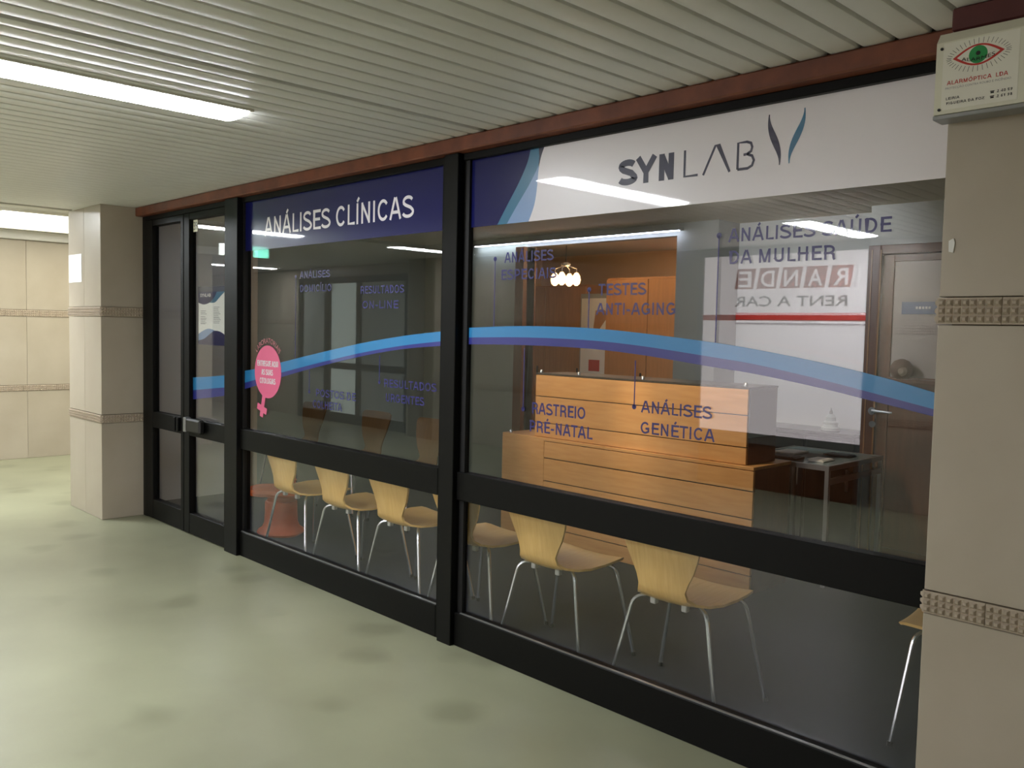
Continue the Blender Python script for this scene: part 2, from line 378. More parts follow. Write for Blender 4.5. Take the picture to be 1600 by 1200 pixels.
# ------------------------------------------------------------------ lamps
def lamp(x, y0, y1, z, label, wd=0.23, m=None):
    t = thing('ceiling_light', (x, (y0 + y1) / 2, z), label, 'ceiling light', 'fluorescent ceiling lights of the corridor')
    h = wd / 2
    boxes('tray', M_LAMPF, t, [(x - h - .012, x - h, y0 - .012, y1 + .012, z - 0.009, z + .004), (x + h, x + h + .012, y0 - .012, y1 + .012, z - 0.009, z + .004), (x - h, x + h, y0 - .012, y0, z - 0.009, z + .004), (x - h, x + h, y1, y1 + .012, z - 0.009, z + .004)])
    mb = MB(); n = 12      # shallow bowed diffuser, almost flush with the slats
    prof = [(x - h * math.cos(math.pi * i / n), z - 0.004 - 0.018 * math.sin(math.pi * i / n)) for i in range(n + 1)]
    mb.poly([(p[0], y0, p[1]) for p in prof], (0, y1 - y0, 0)); mesh_obj('diffuser', mb, m or M_LAMP, t, smooth=True)
    return t
lamp(-3.48, -2.16, -0.93, CZ, 'lit fluorescent ceiling light shining above the shop front')
lamp(-8.32, -2.16, -0.95, 2.47, 'lit fluorescent ceiling light over the side passage', m=mat('lamp_diffuser_bright', (246, 250, 255), 0.4, emit=LAMP * 2.2))
lamp(-3.3, -4.65, -3.45, CZ, 'lit fluorescent ceiling light before the car rental sign', m=mat('lamp_diffuser_fresh', (246, 250, 255), 0.4, emit=LAMP * 1.7))
lamp(1.7, -4.65, -3.45, CZ, 'added unseen fluorescent ceiling light in the far right corner', m=mat('lamp_diffuser_added', (246, 250, 255), 0.4, emit=LAMP * 0.55))  # added out of view so bounce off the floor brightens the slats
lamp(-8.4, -4.65, -3.45, 2.47, 'lit fluorescent ceiling light along the opposite passage wall')
lamp(-13.35, -4.65, -3.35, 2.47, 'lit fluorescent ceiling light far down the passage')
M_PANEL = mat('luminous_panel', (255, 252, 238), 0.4, emit=PANEL)
t = thing('luminous_panel', (-9.3, 0.9, 2.47), 'glowing white luminous ceiling panel behind the left pillar', 'ceiling light')
mesh_obj('diffuser', MB().box(-10.1, -8.5, -0.55, 2.6, 2.452, 2.468), M_PANEL, t)
boxes('tray', M_LAMPF, t, [(-10.13, -10.1, -.58, 2.63, 2.445, 2.47), (-8.5, -8.47, -.58, 2.63, 2.445, 2.47), (-10.1, -8.5, -.58, -.55, 2.445, 2.47), (-10.1, -8.5, 2.6, 2.63, 2.445, 2.47)])

# ------------------------------------------------------------------ tiled walls and pillars
BANDS = ((0.737, 0.803), (1.546, 1.622))
def stud_tile(wd, hh, rows=3, cols=8):
    """face in local x (width) / z, standing proud towards -y"""
    mb = MB(); mb.box(0.0008, wd - 0.0008, -0.004, 0.03, 0, hh)
    cw, rh = wd / cols, (hh - 0.006) / rows
    for i in range(cols):
        for j in range(rows):
            x0, x1, z0, z1 = i * cw + .001, (i + 1) * cw - .001, .003 + j * rh + .001, .003 + (j + 1) * rh - .001
            xc, zc, g = (x0 + x1) / 2, (z0 + z1) / 2, 0.0038; b = len(mb.v)
            mb.v += [(x0, -.004, z0), (x1, -.004, z0), (x1, -.004, z1), (x0, -.004, z1), (xc - g, -.012, zc - g), (xc + g, -.012, zc - g), (xc + g, -.012, zc + g), (xc - g, -.012, zc + g)]
            mb.f += [tuple(b + q for q in a) for a in ((4, 5, 6, 7), (0, 1, 5, 4), (1, 2, 6, 5), (2, 3, 7, 6), (3, 0, 4, 7))]
    return mb
_tiles = {}
def band_row(parent, origin, ang, length, z0, z1, tw=0.17):
    """a row of studded tiles starting at origin (x,y), running along angle ang; the face looks to the right-hand side (-y when ang=0)"""
    n = max(1, round(length / tw)); wd = length / n; key = (round(wd, 4), round(z1 - z0, 4)); off = BASE[parent.name]
    for i in range(n):
        p = Vector((origin[0] + math.cos(ang) * wd * i, origin[1] + math.sin(ang) * wd * i, z0))
        if key not in _tiles:
            o = bpy.data.objects.new('band_tile', None)
            bpy.data.objects.remove(o)
            o = mesh_obj('band_tile', stud_tile(wd, z1 - z0, cols=max(4, round(wd / 0.0212))), M_BAND, None)
            _tiles[key] = o.data; o.parent = parent
        else:
            o = bpy.data.objects.new('band_tile', _tiles[key]); COL.objects.link(o); o.parent = parent
        o.location = p - off; o.rotation_euler = (0, 0, ang)
def slab_face(parent, origin, ang, length, top, nslab, thick=0.03):
    off = BASE[parent.name]; zs = [0.0] + [z for b in BANDS for z in b] + [top]
    wd = length / nslab
    for a, b in ((zs[0], zs[1]), (zs[2], zs[3]), (zs[4], zs[5])):
        o0 = None
        for i in range(nslab):
            p = Vector((origin[0] + math.cos(ang) * wd * i, origin[1] + math.sin(ang) * wd * i, 0))
            if o0 is None:
                o = o0 = mesh_obj('wall_slab', MB().box(0.0012, wd - 0.0012, 0, thick, a + 0.001, b - 0.001, 0.0015), M_TILE, None)
            else:
                o = bpy.data.objects.new('wall_slab', o0.data); COL.objects.link(o)
            o.parent = parent; o.location = p - off; o.rotation_euler = (0, 0, ang)
    for a, b in BANDS: band_row(parent, origin, ang, length, a + .002, b - .002)
def pillar(name, x0, x1, y0, y1, top, label, faces, nfront=2):
    t = thing(name, ((x0 + x1) / 2, (y0 + y1) / 2, 0), label, 'pillar', kind='structure')
    box('pillar_core', M_GROUT, t, x0 + .028, x1 - .028, y0 + .028, y1 - (.028 if 'b' in faces else 0), 0.0, top)
    if 'f' in faces: slab_face(t, (x0, y0), 0, x1 - x0, top, nfront)
    if 'r' in faces: slab_face(t, (x1, y0), math.pi / 2, y1 - y0, top, 1)
    if 'l' in faces: slab_face(t, (x0, y1), -math.pi / 2, y1 - y0, top, 1)
    return t
pillar('pillar', -7.585, -6.87, -0.31, 0.12, CZ, 'beige tiled pillar with two studded bands left of the glass door', 'frl')
pillar('pillar', -0.915, 0.05, -0.15, 0.2, CZ, 'beige tiled pillar carrying the alarm box at the right edge', 'frl', nfront=1)
pillar('pillar', -9.8, -9.2, YW, YW + 0.25, 2.47, 'beige tiled pillar against the opposite wall of the passage', 'rl', nfront=1)
def wall_tiled(name, origin, ang, length, top, nslab, label):
    t = thing(name, (origin[0], origin[1], 0), label, 'wall', kind='structure')
    # backing, just behind the slabs
    c, s = math.cos(ang), math.sin(ang); q = Vector((-s, c, 0)); p0 = Vector((origin[0], origin[1], 0)) + q * 0.028; p1 = p0 + Vector((c, s, 0)) * length
    mb = MB(); mb.poly([p0, p1, p1 + q * 0.12, p0 + q * 0.12], (0, 0, top + 0.1)); mesh_obj('wall_core', mb, M_GROUT, t)
    slab_face(t, origin, ang, length, top, nslab)
    return t
# end wall of the side passage: faces +x, runs along y
wall_tiled('wall_passage', (-10.5, -2.23), math.pi / 2, 6.4, 2.37, 8, 'beige tiled wall with studded bands behind the left pillar')
tag(mesh_obj('trim_2', MB().box(-10.5, -10.42, -2.3, 4.15, 2.372, 2.469, 0.008), M_WHITE), 'white cornice along the top of the passage wall', 'trim', kind='structure')
wall_tiled('wall_opposite', (4.0, YW), math.pi, 7.25, CZ + 0.05, 9, 'beige tiled wall facing the shop across the corridor')
wall_tiled('wall_opposite', (-5.2, YW), math.pi, 4.8, CZ + 0.05, 6, 'beige tiled wall between the two opposite shop fronts')
wall_tiled('wall_opposite', (-13.1, YW), math.pi, 4.9, CZ + 0.05, 6, 'beige tiled wall at the far end of the passage')
tag(mesh_obj('wall_end', MB().box(-18.1, -18, YW - .1, 4.2, 0, 2.6), M_TILE), 'plain beige wall closing the far end of the passage', 'wall', kind='structure')
tag(mesh_obj('wall_right', MB().box(4.0, 4.1, YW - .1, 0.2, 0, 2.6), M_TILE), 'plain beige wall closing the corridor on the right', 'wall', kind='structure')
tag(mesh_obj('wall_passage_back', MB().box(-10.6, -7.5, 4.15, 4.25, 0, 2.6), M_TILE), 'plain beige wall at the back of the side passage', 'wall', kind='structure')
tag(mesh_obj('wall_front', MB().box(0.02, 4.0, 0.0, 0.12, 0, 2.5), M_TILE), 'plain beige wall right of the alarm box pillar', 'wall', kind='structure')
tag(mesh_obj('wall_passage_right', MB().box(-7.585, -7.44, 0.12, 4.15, 0, 2.6), M_TILE), 'plain beige wall behind the left pillar', 'wall', kind='structure')

# ------------------------------------------------------------------ shop front
def rail(name, t, x0, x1, z0, z1, y0=0.0, y1=0.05, m=None): return box(name, m or M_FRAME, t, x0, x1, y0, y1, z0, z1, 0.003)
tag(mesh_obj('trim_3', MB().box(-6.868, 0.05, -0.055, 0.02, 2.318, 2.383, 0.006), M_RUST), 'rust brown beam between slatted ceiling and shop front', 'trim', kind='structure')
tag(mesh_obj('trim_12', MB().box(-0.90, 0.05, -0.20, -0.166, 2.322, 2.383, 0.004), mat('maroon_trim', (84, 36, 36), 0.5, var=.15, scale=9)), 'dark maroon capping above the alarm box', 'trim', kind='structure')
Z_HEAD0, Z_HEAD1 = 2.285, 2.318
def mullion(name, x0, x1, label, y0=-0.03):
    t = thing(name, ((x0 + x1) / 2, 0.02, 0), label, 'window frame', kind='structure')
    box('post', M_FRAMEB, t, x0, x1, y0, 0.07, 0, Z_HEAD1, 0.003)
    return t
mullion('trim_4', -5.435, -5.262, 'black metal post between glass door and left window')
mm = mullion('trim_5', -3.205, -3.105, 'black metal post between the two large windows')
box('cover_strip', M_FRAME, mm, -3.245, -3.206, -0.004, 0.06, 0, Z_HEAD1, 0.002)
mullion('trim_6', -6.868, -6.80, 'black metal post between left pillar and glass door', 0.0)
ZR0, ZR1, ZB = 0.702, 0.834, 0.160
def bay(name, x0, x1, label, g0, g1):
    t = thing(name, ((x0 + x1) / 2, 0.02, 0), label, 'window', kind='structure')
    rail('head_rail', t, x0, x1, Z_HEAD0, Z_HEAD1); rail('middle_rail', t, x0, x1, ZR0, ZR1, -0.006); rail('bottom_rail', t, x0, x1, 0.0, ZB, -0.006)
    box('gasket', M_GASKET, t, x0, g0, 0.012, 0.04, ZB, Z_HEAD0); box('gasket', M_GASKET, t, g1, x1, 0.012, 0.04, ZB, Z_HEAD0)
    box('sill_strip', M_METAL, t, g0, g1, 0.0, 0.010, ZB, ZB + 0.004)
    box('glass_pane', M_GLASS, t, g0, g1, 0.026, 0.032, ZR1, Z_HEAD0)
    box('glass_pane', M_GLASS, t, g0, g1, 0.026, 0.032, ZB, ZR0)
    return t
bay('window_1', -5.262, -3.245, 'left shop window with black rails and two panes', -5.254, -3.25)
bay('window_2', -3.105, -0.86, 'right shop window with black rails and two panes', -3.07, -0.87)
def leaf(name, x0, x1, label, hx):
    t = thing(name, ((x0 + x1) / 2, 0.02, 0), label, 'door', kind='structure')
    sw0, sw1 = 0.105, 0.055
    if hx < 0: a, b = x0 + (0.155 - 0.02), x1 - 0.045
    else: a, b = x0 + 0.085, x1 - 0.045
    mb = MB()
    for bb in ((x0, a, -0.008, 0.045, 0.008, 2.28), (b, x1, -0.008, 0.045, 0.008, 2.28)): mb.box(*bb, 0.003)
    mesh_obj('stile', mb, M_FRAME, t)
    rail('top_rail', t, a, b, 2.235, 2.28, -0.006); rail('middle_rail', t, a, b, 0.712, 0.832, -0.006); rail('bottom_rail', t, a, b, 0.008, 0.155, -0.006)
    box('glass_pane', M_GLASS, t, a, b, 0.022, 0.028, 0.832, 2.235); box('glass_pane', M_GLASS, t, a, b, 0.022, 0.028, 0.155, 0.712)
    return t
d1 = leaf('door_1', -6.798, -6.115, 'narrow black framed glass door leaf beside the left pillar', -1)
d2 = leaf('door_2', -6.105, -5.437, 'black framed glass door leaf with poster and house number', 1)
rail('head', thing('trim_7', (-6.1, 0.02, 2.28), 'black metal head above the glass door', 'door frame', kind='structure'), -6.80, -5.435, 2.282, Z_HEAD1)
# door furniture
h = box('pull_plate', M_FRAME, d1, -6.245, -6.215, -0.03, -0.008, 0.728, 0.828, 0.004); box('pull_plate', M_FRAME, d1, -6.19, -6.165, -0.03, -0.008, 0.728, 0.828, 0.004)
box('finger_slot', M_GASKET, d1, -6.214, -6.191, -0.012, -0.007, 0.735, 0.82)
lk = box('lock_case', M_BLACK, d2, -5.985, -5.76, -0.055, -0.0085, 0.745, 0.842, 0.012)
box('lock_edge', M_METAL, d2, -6.03, -5.987, -0.05, -0.0085, 0.742, 0.846, 0.004)

# ------------------------------------------------------------------ vinyl on the glass (stuck to its outer face)
YV = 0.0245
def outline(pts, y=None): return [(p[0], YV if y is None else y, p[1]) for p in pts]
TH = (0, 0.001, 0)
TX = YV - 0.0006
# left banner
t = thing('vinyl_banner', (-4.25, YV, 1.98), 'navy banner with white lettering ANÁLISES CLÍNICAS across the left window', 'sign')
mesh_obj('backing', MB().poly(outline([(-5.253, 1.978), (-3.251, 1.978), (-3.251, 2.285), (-5.253, 2.285)]), TH), M_NAVY, t)
letters('lettering', 'ANÁLISES CLÍNICAS', M_WHITEV, t, -5.003, -3.507, 2.060, 0.112, TX, t=0.145)
# right banner
t = thing('vinyl_banner', (-2.05, YV, 1.98), 'white banner with navy and blue corner sweep and a large logo', 'sign')
def curve(pts, n=14):
    """smooth polyline through 2-D points"""
    out = []
    P = [pts[0]] + list(pts) + [pts[-1]]
    for i in range(1, len(P) - 2):
        for s in range(n):
            q = s / n; a, b, c, e = P[i - 1], P[i], P[i + 1], P[i + 2]
            out.append(tuple(0.5 * ((2 * b[k]) + (-a[k] + c[k]) * q + (2 * a[k] - 5 * b[k] + 4 * c[k] - e[k]) * q * q + (-a[k] + 3 * b[k] - 3 * c[k] + e[k]) * q ** 3) for k in (0, 1)))
    out.append(tuple(pts[-1])); return out
edge_w = curve([(-2.694, 1.978), (-2.662, 2.045), (-2.648, 2.114), (-2.641, 2.19), (-2.628, 2.245), (-2.610, 2.285)], 5)      # white boundary
edge_s = curve([(-2.830, 1.978), (-2.77, 2.05), (-2.70, 2.13), (-2.655, 2.19), (-2.641, 2.215)], 5)                       # pale / teal boundary
edge_t = curve([(-2.892, 1.978), (-2.83, 2.06), (-2.76, 2.15), (-2.71, 2.23), (-2.692, 2.285)], 5)                        # teal / navy boundary
edge_k = [(-2.642, 2.285), (-2.638, 2.25), (-2.641, 2.215)]
mesh_obj('backing', MB().poly(outline(edge_w + [(-0.87, 2.285), (-0.87, 1.978)]), TH), M_WHITEV, t)
mesh_obj('navy_corner', MB().poly(outline([(-3.068, 1.978)] + edge_t + [(-3.068, 2.285)]), TH), M_NAVY, t)
mesh_obj('teal_sweep', MB().poly(outline(edge_t + edge_k + list(reversed(edge_s))), TH), M_TEAL, t)
iw = min(range(len(edge_w)), key=lambda i: abs(edge_w[i][1] - 2.215))
mesh_obj('pale_sweep', MB().poly(outline(edge_s + list(reversed(edge_w[:iw]))), TH), M_SKY, t)
mesh_obj('ink_sliver', MB().poly(outline([(-2.641, 2.215)] + edge_w[iw + 1:] + edge_k[:2]), TH), M_INK, t)
# logo letters: bold S Y N, thin L A B
def stroke(mb, pts, wd, y=TX):
    """flat ribbon along a 2-D polyline"""
    L, Rr = [], []
    for i, p in enumerate(pts):
        a = pts[max(i - 1, 0)]; b = pts[min(i + 1, len(pts) - 1)]
        dx, dz = b[0] - a[0], b[1] - a[1]; l = math.hypot(dx, dz) or 1; nx, nz = -dz / l, dx / l
        k = wd[i] if isinstance(wd, (list, tuple)) else wd
        if 0 < i < len(pts) - 1:      # mitre
            d1v = (p[0] - a[0], p[1] - a[1]); l1 = math.hypot(*d1v) or 1; c = abs((-d1v[1] / l1) * nx + (d1v[0] / l1) * nz); k = k / max(c, 0.35)
        L.append((p[0] + nx * k / 2, y, p[1] + nz * k / 2)); Rr.append((p[0] - nx * k / 2, y, p[1] - nz * k / 2))
    b = len(mb.v); n = len(pts); mb.v += L + Rr
    for i in range(n - 1): mb.f.append((b + i, b + i + 1, b + n + i + 1, b + n + i))
zb, zt = 2.078, 2.177; H = zt - zb
letters('lettering', 'SYN', M_INK, t, -2.196, -1.932, zb, H, TX, t=0.25)
mb = MB()
stroke(mb, [(-1.893, zt), (-1.893, zb + .004), (-1.835, zb + .004)], 0.009)
stroke(mb, [(-1.812, zb), (-1.764, zt), (-1.752, zt), (-1.703, zb)], 0.009)
bx = -1.672
stroke(mb, [(bx, zb + .004), (bx, zt - .004), (bx + .034, zt - .004), (bx + .050, zt - .010), (bx + .055, zt - .024), (bx + .051, zt - .038), (bx + .036, zt - .046), (bx + .022, zt - .047)], 0.009)
stroke(mb, [(bx + .036, zt - .046), (bx + .056, zt - .054), (bx + .063, zt - .070), (bx + .057, zb + .012), (bx + .040, zb + .004), (bx, zb + .004)], 0.009)
mesh_obj('lettering_thin', mb, M_INK, t)
def leafmark(a, b, bend, m):
    pts = []; wd = []
    for i in range(17):
        q = i / 16; s = q * q * (3 - 2 * q)
        pts.append((a[0] + (b[0] - a[0]) * s + bend * math.sin(2 * math.pi * q) * .6, a[1] + (b[1] - a[1]) * q)); wd.append(0.004 + 0.020 * math.sin(math.pi * q) ** 1.6)
    mbb = MB(); stroke(mbb, pts, wd); mesh_obj('logo_mark', mbb, m, t)
leafmark((-1.556, 2.252), (-1.512, 2.079), -0.004, M_INK); leafmark((-1.428, 2.254), (-1.477, 2.080), 0.004, M_TEAL)
# wave band, one length per pane (light blue above indigo)
WAVE = [ # px, light top, light bottom, indigo bottom
    (297, 590, 610, 624.5), (326, 588.5, 607.5, 621.5), (352, 586.4, 605.3, 618.3), (376, 580, 600, 609.6), (398, 576.5, 593.5, 603), (444, 565, 581, 588), (491.5, 553, 568.6, 574.5), (561, 537, 552, 557.5),
    (629, 525, 540, 545.5), (697, 517, 532.5, 540), (724, 512.5, 527.5, 538), (810, 509.5, 527, 539), (910, 512, 531, 544), (997.5, 520, 540, 554), (1110, 534.5, 557.5, 573), (1180, 546, 569.5, 584.5),
    (1280, 566, 592.5, 606), (1380, 590, 618.5, 631), (1455, 612, 638.5, 650)]
def wave(lo, hi, xa, xb, label):
    sel = [w_ for w_ in WAVE if lo <= w_[0] <= hi]
    t = thing('vinyl_wave', ((xa + xb) / 2, YV, 1.1), label, 'sticker', 'blue wave stickers across the glazing')
    def line(c):
        pts = [(G(w_[0], w_[c]).x, G(w_[0], w_[c]).z) for w_ in sel]
        pts = curve(pts, 6)
        sl0 = (pts[1][1] - pts[0][1]) / (pts[1][0] - pts[0][0]); sl1 = (pts[-1][1] - pts[-2][1]) / (pts[-1][0] - pts[-2][0])
        return [(xa, pts[0][1] + (xa - pts[0][0]) * sl0)] + pts[1:-1] + [(xb, pts[-1][1] + (xb - pts[-1][0]) * sl1)]
    a, b, c = line(1), line(2), line(3)
    mesh_obj('light_band', MB().strip(outline(a, YV - .0012), outline(b, YV - .0012), TH), M_BLUE, t)
    mesh_obj('indigo_band', MB().strip(outline(b, YV - .0012), outline(c, YV - .0012), TH), M_INDIGO, t)
YVd = YV
YV = 0.0215; wave(290, 355, -6.018, -5.484, 'short stretch of blue wave sticker on the glass door')
YV = 0.0245; wave(370, 700, -5.253, -3.251, 'blue wave sticker rising across the left window')
wave(720, 1460, -3.068, -0.88, 'blue wave sticker arching down across the right window')
YV = 0.0245
# captions
def caption(l1, l2, a1, b1, z1, a2, b2, z2, cap, label, dot=None, line_to=None):
    t = thing('vinyl_caption', (a1, YV, z2), label, 'lettering', 'navy captions on the windows')
    letters('lettering', l1, M_NAVYT, t, a1, b1, z1, cap, TX, t=0.165); letters('lettering', l2, M_NAVYT, t, a2, b2, z2, cap, TX, t=0.165)
    if dot:
        n = 12; mb = MB().poly([(dot[0] + .0105 * math.cos(6.2832 * i / n), TX, dot[1] + .0105 * math.sin(6.2832 * i / n)) for i in range(n)], (0, .0005, 0))
        zz = sorted((dot[1], line_to)); mb.box(dot[0] - .0026, dot[0] + .0026, TX, TX + .0005, zz[0], zz[1]); mesh_obj('leader_line', mb, M_NAVYT, t)
caption('ANÁLISES SAÚDE', 'DA MULHER', -1.696, -1.129, 1.832, -1.693, -1.303, 1.755, 0.047, 'navy caption ANÁLISES SAÚDE DA MULHER under the white banner', (-1.736, 1.858), 1.46)
caption('ANÁLISES', 'GENÉTICA', -2.055, -1.741, 1.201, -2.057, -1.726, 1.120, 0.046, 'navy caption ANÁLISES GENÉTICA below the wave, right window', (-2.091, 1.220), 1.40)
caption('RASTREIO', 'PRÉ-NATAL', -2.647, -2.340, 1.148, -2.659, -2.300, 1.069, 0.050, 'navy caption RASTREIO PRÉ-NATAL below the wave, right window', (-2.701, 1.163), 1.43)
caption('TESTES', 'ANTI-AGING', -2.286, -2.052, 1.653, -2.295, -1.911, 1.576, 0.047, 'navy caption TESTES ANTI-AGING above the wave', (-2.337, 1.678), 1.50)
caption('ANÁLISES', 'ESPECIAIS', -2.837, -2.542, 1.806, -2.859, -2.523, 1.730, 0.046, 'navy caption ANÁLISES ESPECIAIS under the light strip', (-2.90, 1.826), 1.50)
caption('ANÁLISES', 'DOMICÍLIO', -4.581, -4.261, 1.785, -4.580, -4.243, 1.706, 0.041, 'navy caption ANÁLISES DOMICÍLIO in the left window', (-4.629, 1.797), 1.30)
caption('RESULTADOS', 'ON-LINE', -3.958, -3.575, 1.686, -3.940, -3.62, 1.607, 0.041, 'navy two-line caption beside ANÁLISES DOMICÍLIO in the left window')
caption('RESULTADOS', 'URGENTES', -3.734, -3.302, 1.198, -3.718, -3.396, 1.123, 0.042, 'navy caption RESULTADOS URGENTES below the wave, left window', (-3.775, 1.22), 1.36)
caption('POSTOS DE', 'COLHEITA', -4.397, -3.992, 1.103, -4.429, -4.128, 1.036, 0.044, 'navy two-line caption below the wave, centre of left window', (-4.47, 1.125), 1.28)
# pink sticker: circle with slanted cross, arc of letters on top
t = thing('pink_sticker', (-4.954, YV, 0.93), 'pink round female-symbol sticker with white lettering on the left window', 'sticker')
Yp = YV - 0.003; cx, cz, rr = -4.954, 1.217, 0.165
mesh_obj('disc', MB().poly([(cx + rr * math.cos(6.28319 * i / 40), Yp, cz + rr * math.sin(6.28319 * i / 40)) for i in range(40)], (0, .001, 0)), M_PINK, t)
mb = MB()
def ribbon(mb, a, b, wd, dy=0.0):
    dx, dz = b[0] - a[0], b[1] - a[1]; l = math.hypot(dx, dz); nx, nz = -dz / l * wd / 2, dx / l * wd / 2
    mb.poly([(a[0] + nx, Yp - dy, a[1] + nz), (b[0] + nx, Yp - dy, b[1] + nz), (b[0] - nx, Yp - dy, b[1] - nz), (a[0] - nx, Yp - dy, a[1] - nz)], (0, .001, 0))
ribbon(mb, (-4.998, 1.07), (-5.033, 0.930), 0.040, .0003); ribbon(mb, (-5.083, 0.998), (-4.965, 0.965), 0.040, .0006)
mesh_obj('cross', mb, M_PINK, t)
for s_, z_, a_, b_ in (('ENTREGUE AQUI', 1.250, -5.085, -4.825), ('AS SUAS', 1.196, -5.030, -4.890), ('CITOLOGIAS', 1.142, -5.052, -4.858)):
    letters('lettering', s_, M_WHITEV, t, a_, b_, z_, 0.036, Yp - .0006, t=0.18)
vs, fs = text_geo('LABORATORIAIS', 0.0); wdt = max(v[0] for v in vs); mb = MB()
for v in vs:
    an = math.radians(140) - math.radians(100) * (v[0] / wdt); R_ = 0.178 + v[1] / 0.73 * 0.034
    mb.v.append((cx + R_ * math.cos(an), Yp, cz + R_ * math.sin(an)))
mb.f = fs; mesh_obj('arc_lettering', mb, mat('faded_pink', (190, 110, 120), 0.5), t)
# house number and poster on the door
t = thing('number_plate', (-6.01, 0.02, 2.15), 'small cream plate with the house number 39 on the door', 'sign')
box('plate', mat('cream_plate', (246, 246, 220), 0.5), t, -6.008, -5.945, 0.0185, 0.0215, 2.150, 2.232)
text('numerals', '39', M_BLACK, t, -6.002, -5.951, 2.163, 0.056, 0.0180, bold=0.006)
YP = 0.036
t = thing('poster', (-5.75, YP, 1.36), 'white and blue poster hung inside the glass door', 'poster')
mesh_obj('sheet', MB().box(-5.965, -5.545, YP, YP + .003, 1.362, 1.765), M_PAPER, t)
def shp(name, pts, m, y=YP - .0006): mesh_obj(name, MB().poly([(p[0], y, p[1]) for p in pts], (0, .0005, 0)), m, t)
shp('navy_header', [(-5.965, 1.728), (-5.545, 1.728), (-5.545, 1.765), (-5.965, 1.765)], M_INK)
shp('navy_corner', [(-5.965, 1.655)] + curve([(-5.965, 1.655), (-5.88, 1.642), (-5.79, 1.655), (-5.72, 1.69), (-5.68, 1.728)], 5)[1:] + [(-5.965, 1.728)], M_NAVY)
shp('teal_sweep', curve([(-5.79, 1.655), (-5.72, 1.69), (-5.68, 1.728)], 4) + curve([(-5.56, 1.728), (-5.64, 1.69), (-5.71, 1.655), (-5.79, 1.6545)], 4)[:-1], M_TEAL)
shp('wave_low', curve([(-5.965, 1.435), (-5.89, 1.46), (-5.80, 1.475), (-5.70, 1.46), (-5.62, 1.43), (-5.545, 1.405)], 4) + [(-5.545, 1.362), (-5.965, 1.362)], M_SKY)
shp('wave_dark', curve([(-5.965, 1.39), (-5.87, 1.405), (-5.78, 1.44), (-5.71, 1.462), (-5.62, 1.455), (-5.545, 1.43)], 4) + [(-5.545, 1.362), (-5.965, 1.362)], M_NAVY, YP - .0012)
text('lettering', 'SYNLAB', M_WHITEV, t, -5.935, -5.77, 1.695, 0.022, YP - .0018, bold=0.02)
mb = MB(); random.seed(7)
for cx0, z_, n in ((-5.93, 1.60, 3), (-5.93, 1.56, 5), (-5.93, 1.51, 1), (-5.73, 1.625, 3), (-5.73, 1.59, 4), (-5.73, 1.55, 4)):
    for i in range(n): mb.box(cx0, cx0 + random.uniform(.07, .11), YP - .0006, YP - .0002, z_ - i * .011 - .004, z_ - i * .011)
mesh_obj('small_print', mb, mat('grey_print', (150, 150, 152), 0.6), t)['kind'] = 'stuff'

# ------------------------------------------------------------------ alarm box on the right pillar
t = thing('alarm_box', (-0.72, -0.19, 2.07), 'cream alarm box with red eye emblem on the right pillar', 'alarm box')
ax0, ax1, az0, az1, ay0 = -0.922, -0.64, 2.100, 2.315, -0.235
mb = MB(); mb.poly([(ax0, ay0, az0 + .004), (ax1, ay0, az0 + .004), (ax1, ay0, az1 - .03), (ax1, ay0 + .02, az1), (ax0, ay0 + .02, az1), (ax0, ay0, az1 - .03)][:0] or [(ax0, ay0, az0), (ax0, ay0, az1 - .028), (ax0, ay0 + .022, az1), (ax0, -0.164, az1), (ax0, -0.164, az0)], (ax1 - ax0, 0, 0))
mesh_obj('housing', mb, M_BOX, t)
box('bottom_lip', M_METAL, t, ax0 - .004, ax1, ay0 + .004, -0.164, az0 - .012, az0, 0.002)
for sx_, sz_ in ((ax0 + .014, az1 - .045), (ax0 + .014, az0 + .012)):
    mesh_obj('screw', MB().tube([(sx_, ay0 - .003, sz_), (sx_, ay0, sz_)], 0.004, 8), M_BLACK, t)
lx0, lx1, lz0, lz1 = ax0 + .018, -0.722, az0 + .010, az1 - .032
Y1 = ay0 - .0008; Y2 = ay0 - .0016; Y3 = ay0 - .0024
lab = mesh_obj('label_panel', MB().box(lx0, lx1, ay0 - .0006, ay0, lz0, lz1), M_LABELP, t)
ex, ez, ew, eh = -0.818, 2.239, 0.062, 0.027
def eye(k, y, m, name):
    pts = [(ex - ew * k + 2 * ew * k * i / 16, y, ez + eh * k * math.sin(math.pi * i / 16)) for i in range(17)] + [(ex + ew * k - 2 * ew * k * i / 16, y, ez - eh * k * math.sin(math.pi * i / 16)) for i in range(1, 16)]
    mesh_obj(name, MB().poly(pts, (0, .0004, 0)), m, lab)
eye(1.0, Y1, M_RED, 'eye_rim'); eye(0.83, Y1 - .0005, M_LABELP, 'eye_white')
mesh_obj('iris', MB().poly([(ex + .0225 * math.cos(6.28319 * i / 24), Y2, ez + .0225 * math.sin(6.28319 * i / 24)) for i in range(24)], (0, .0004, 0)), M_GREEN, lab)
mesh_obj('pupil', MB().poly([(ex + .0055 * math.cos(6.28319 * i / 12), Y2 - .0005, ez + .003 + .0055 * math.sin(6.28319 * i / 12)) for i in range(12)], (0, .0004, 0)), M_BLACK, lab)
mb = MB()
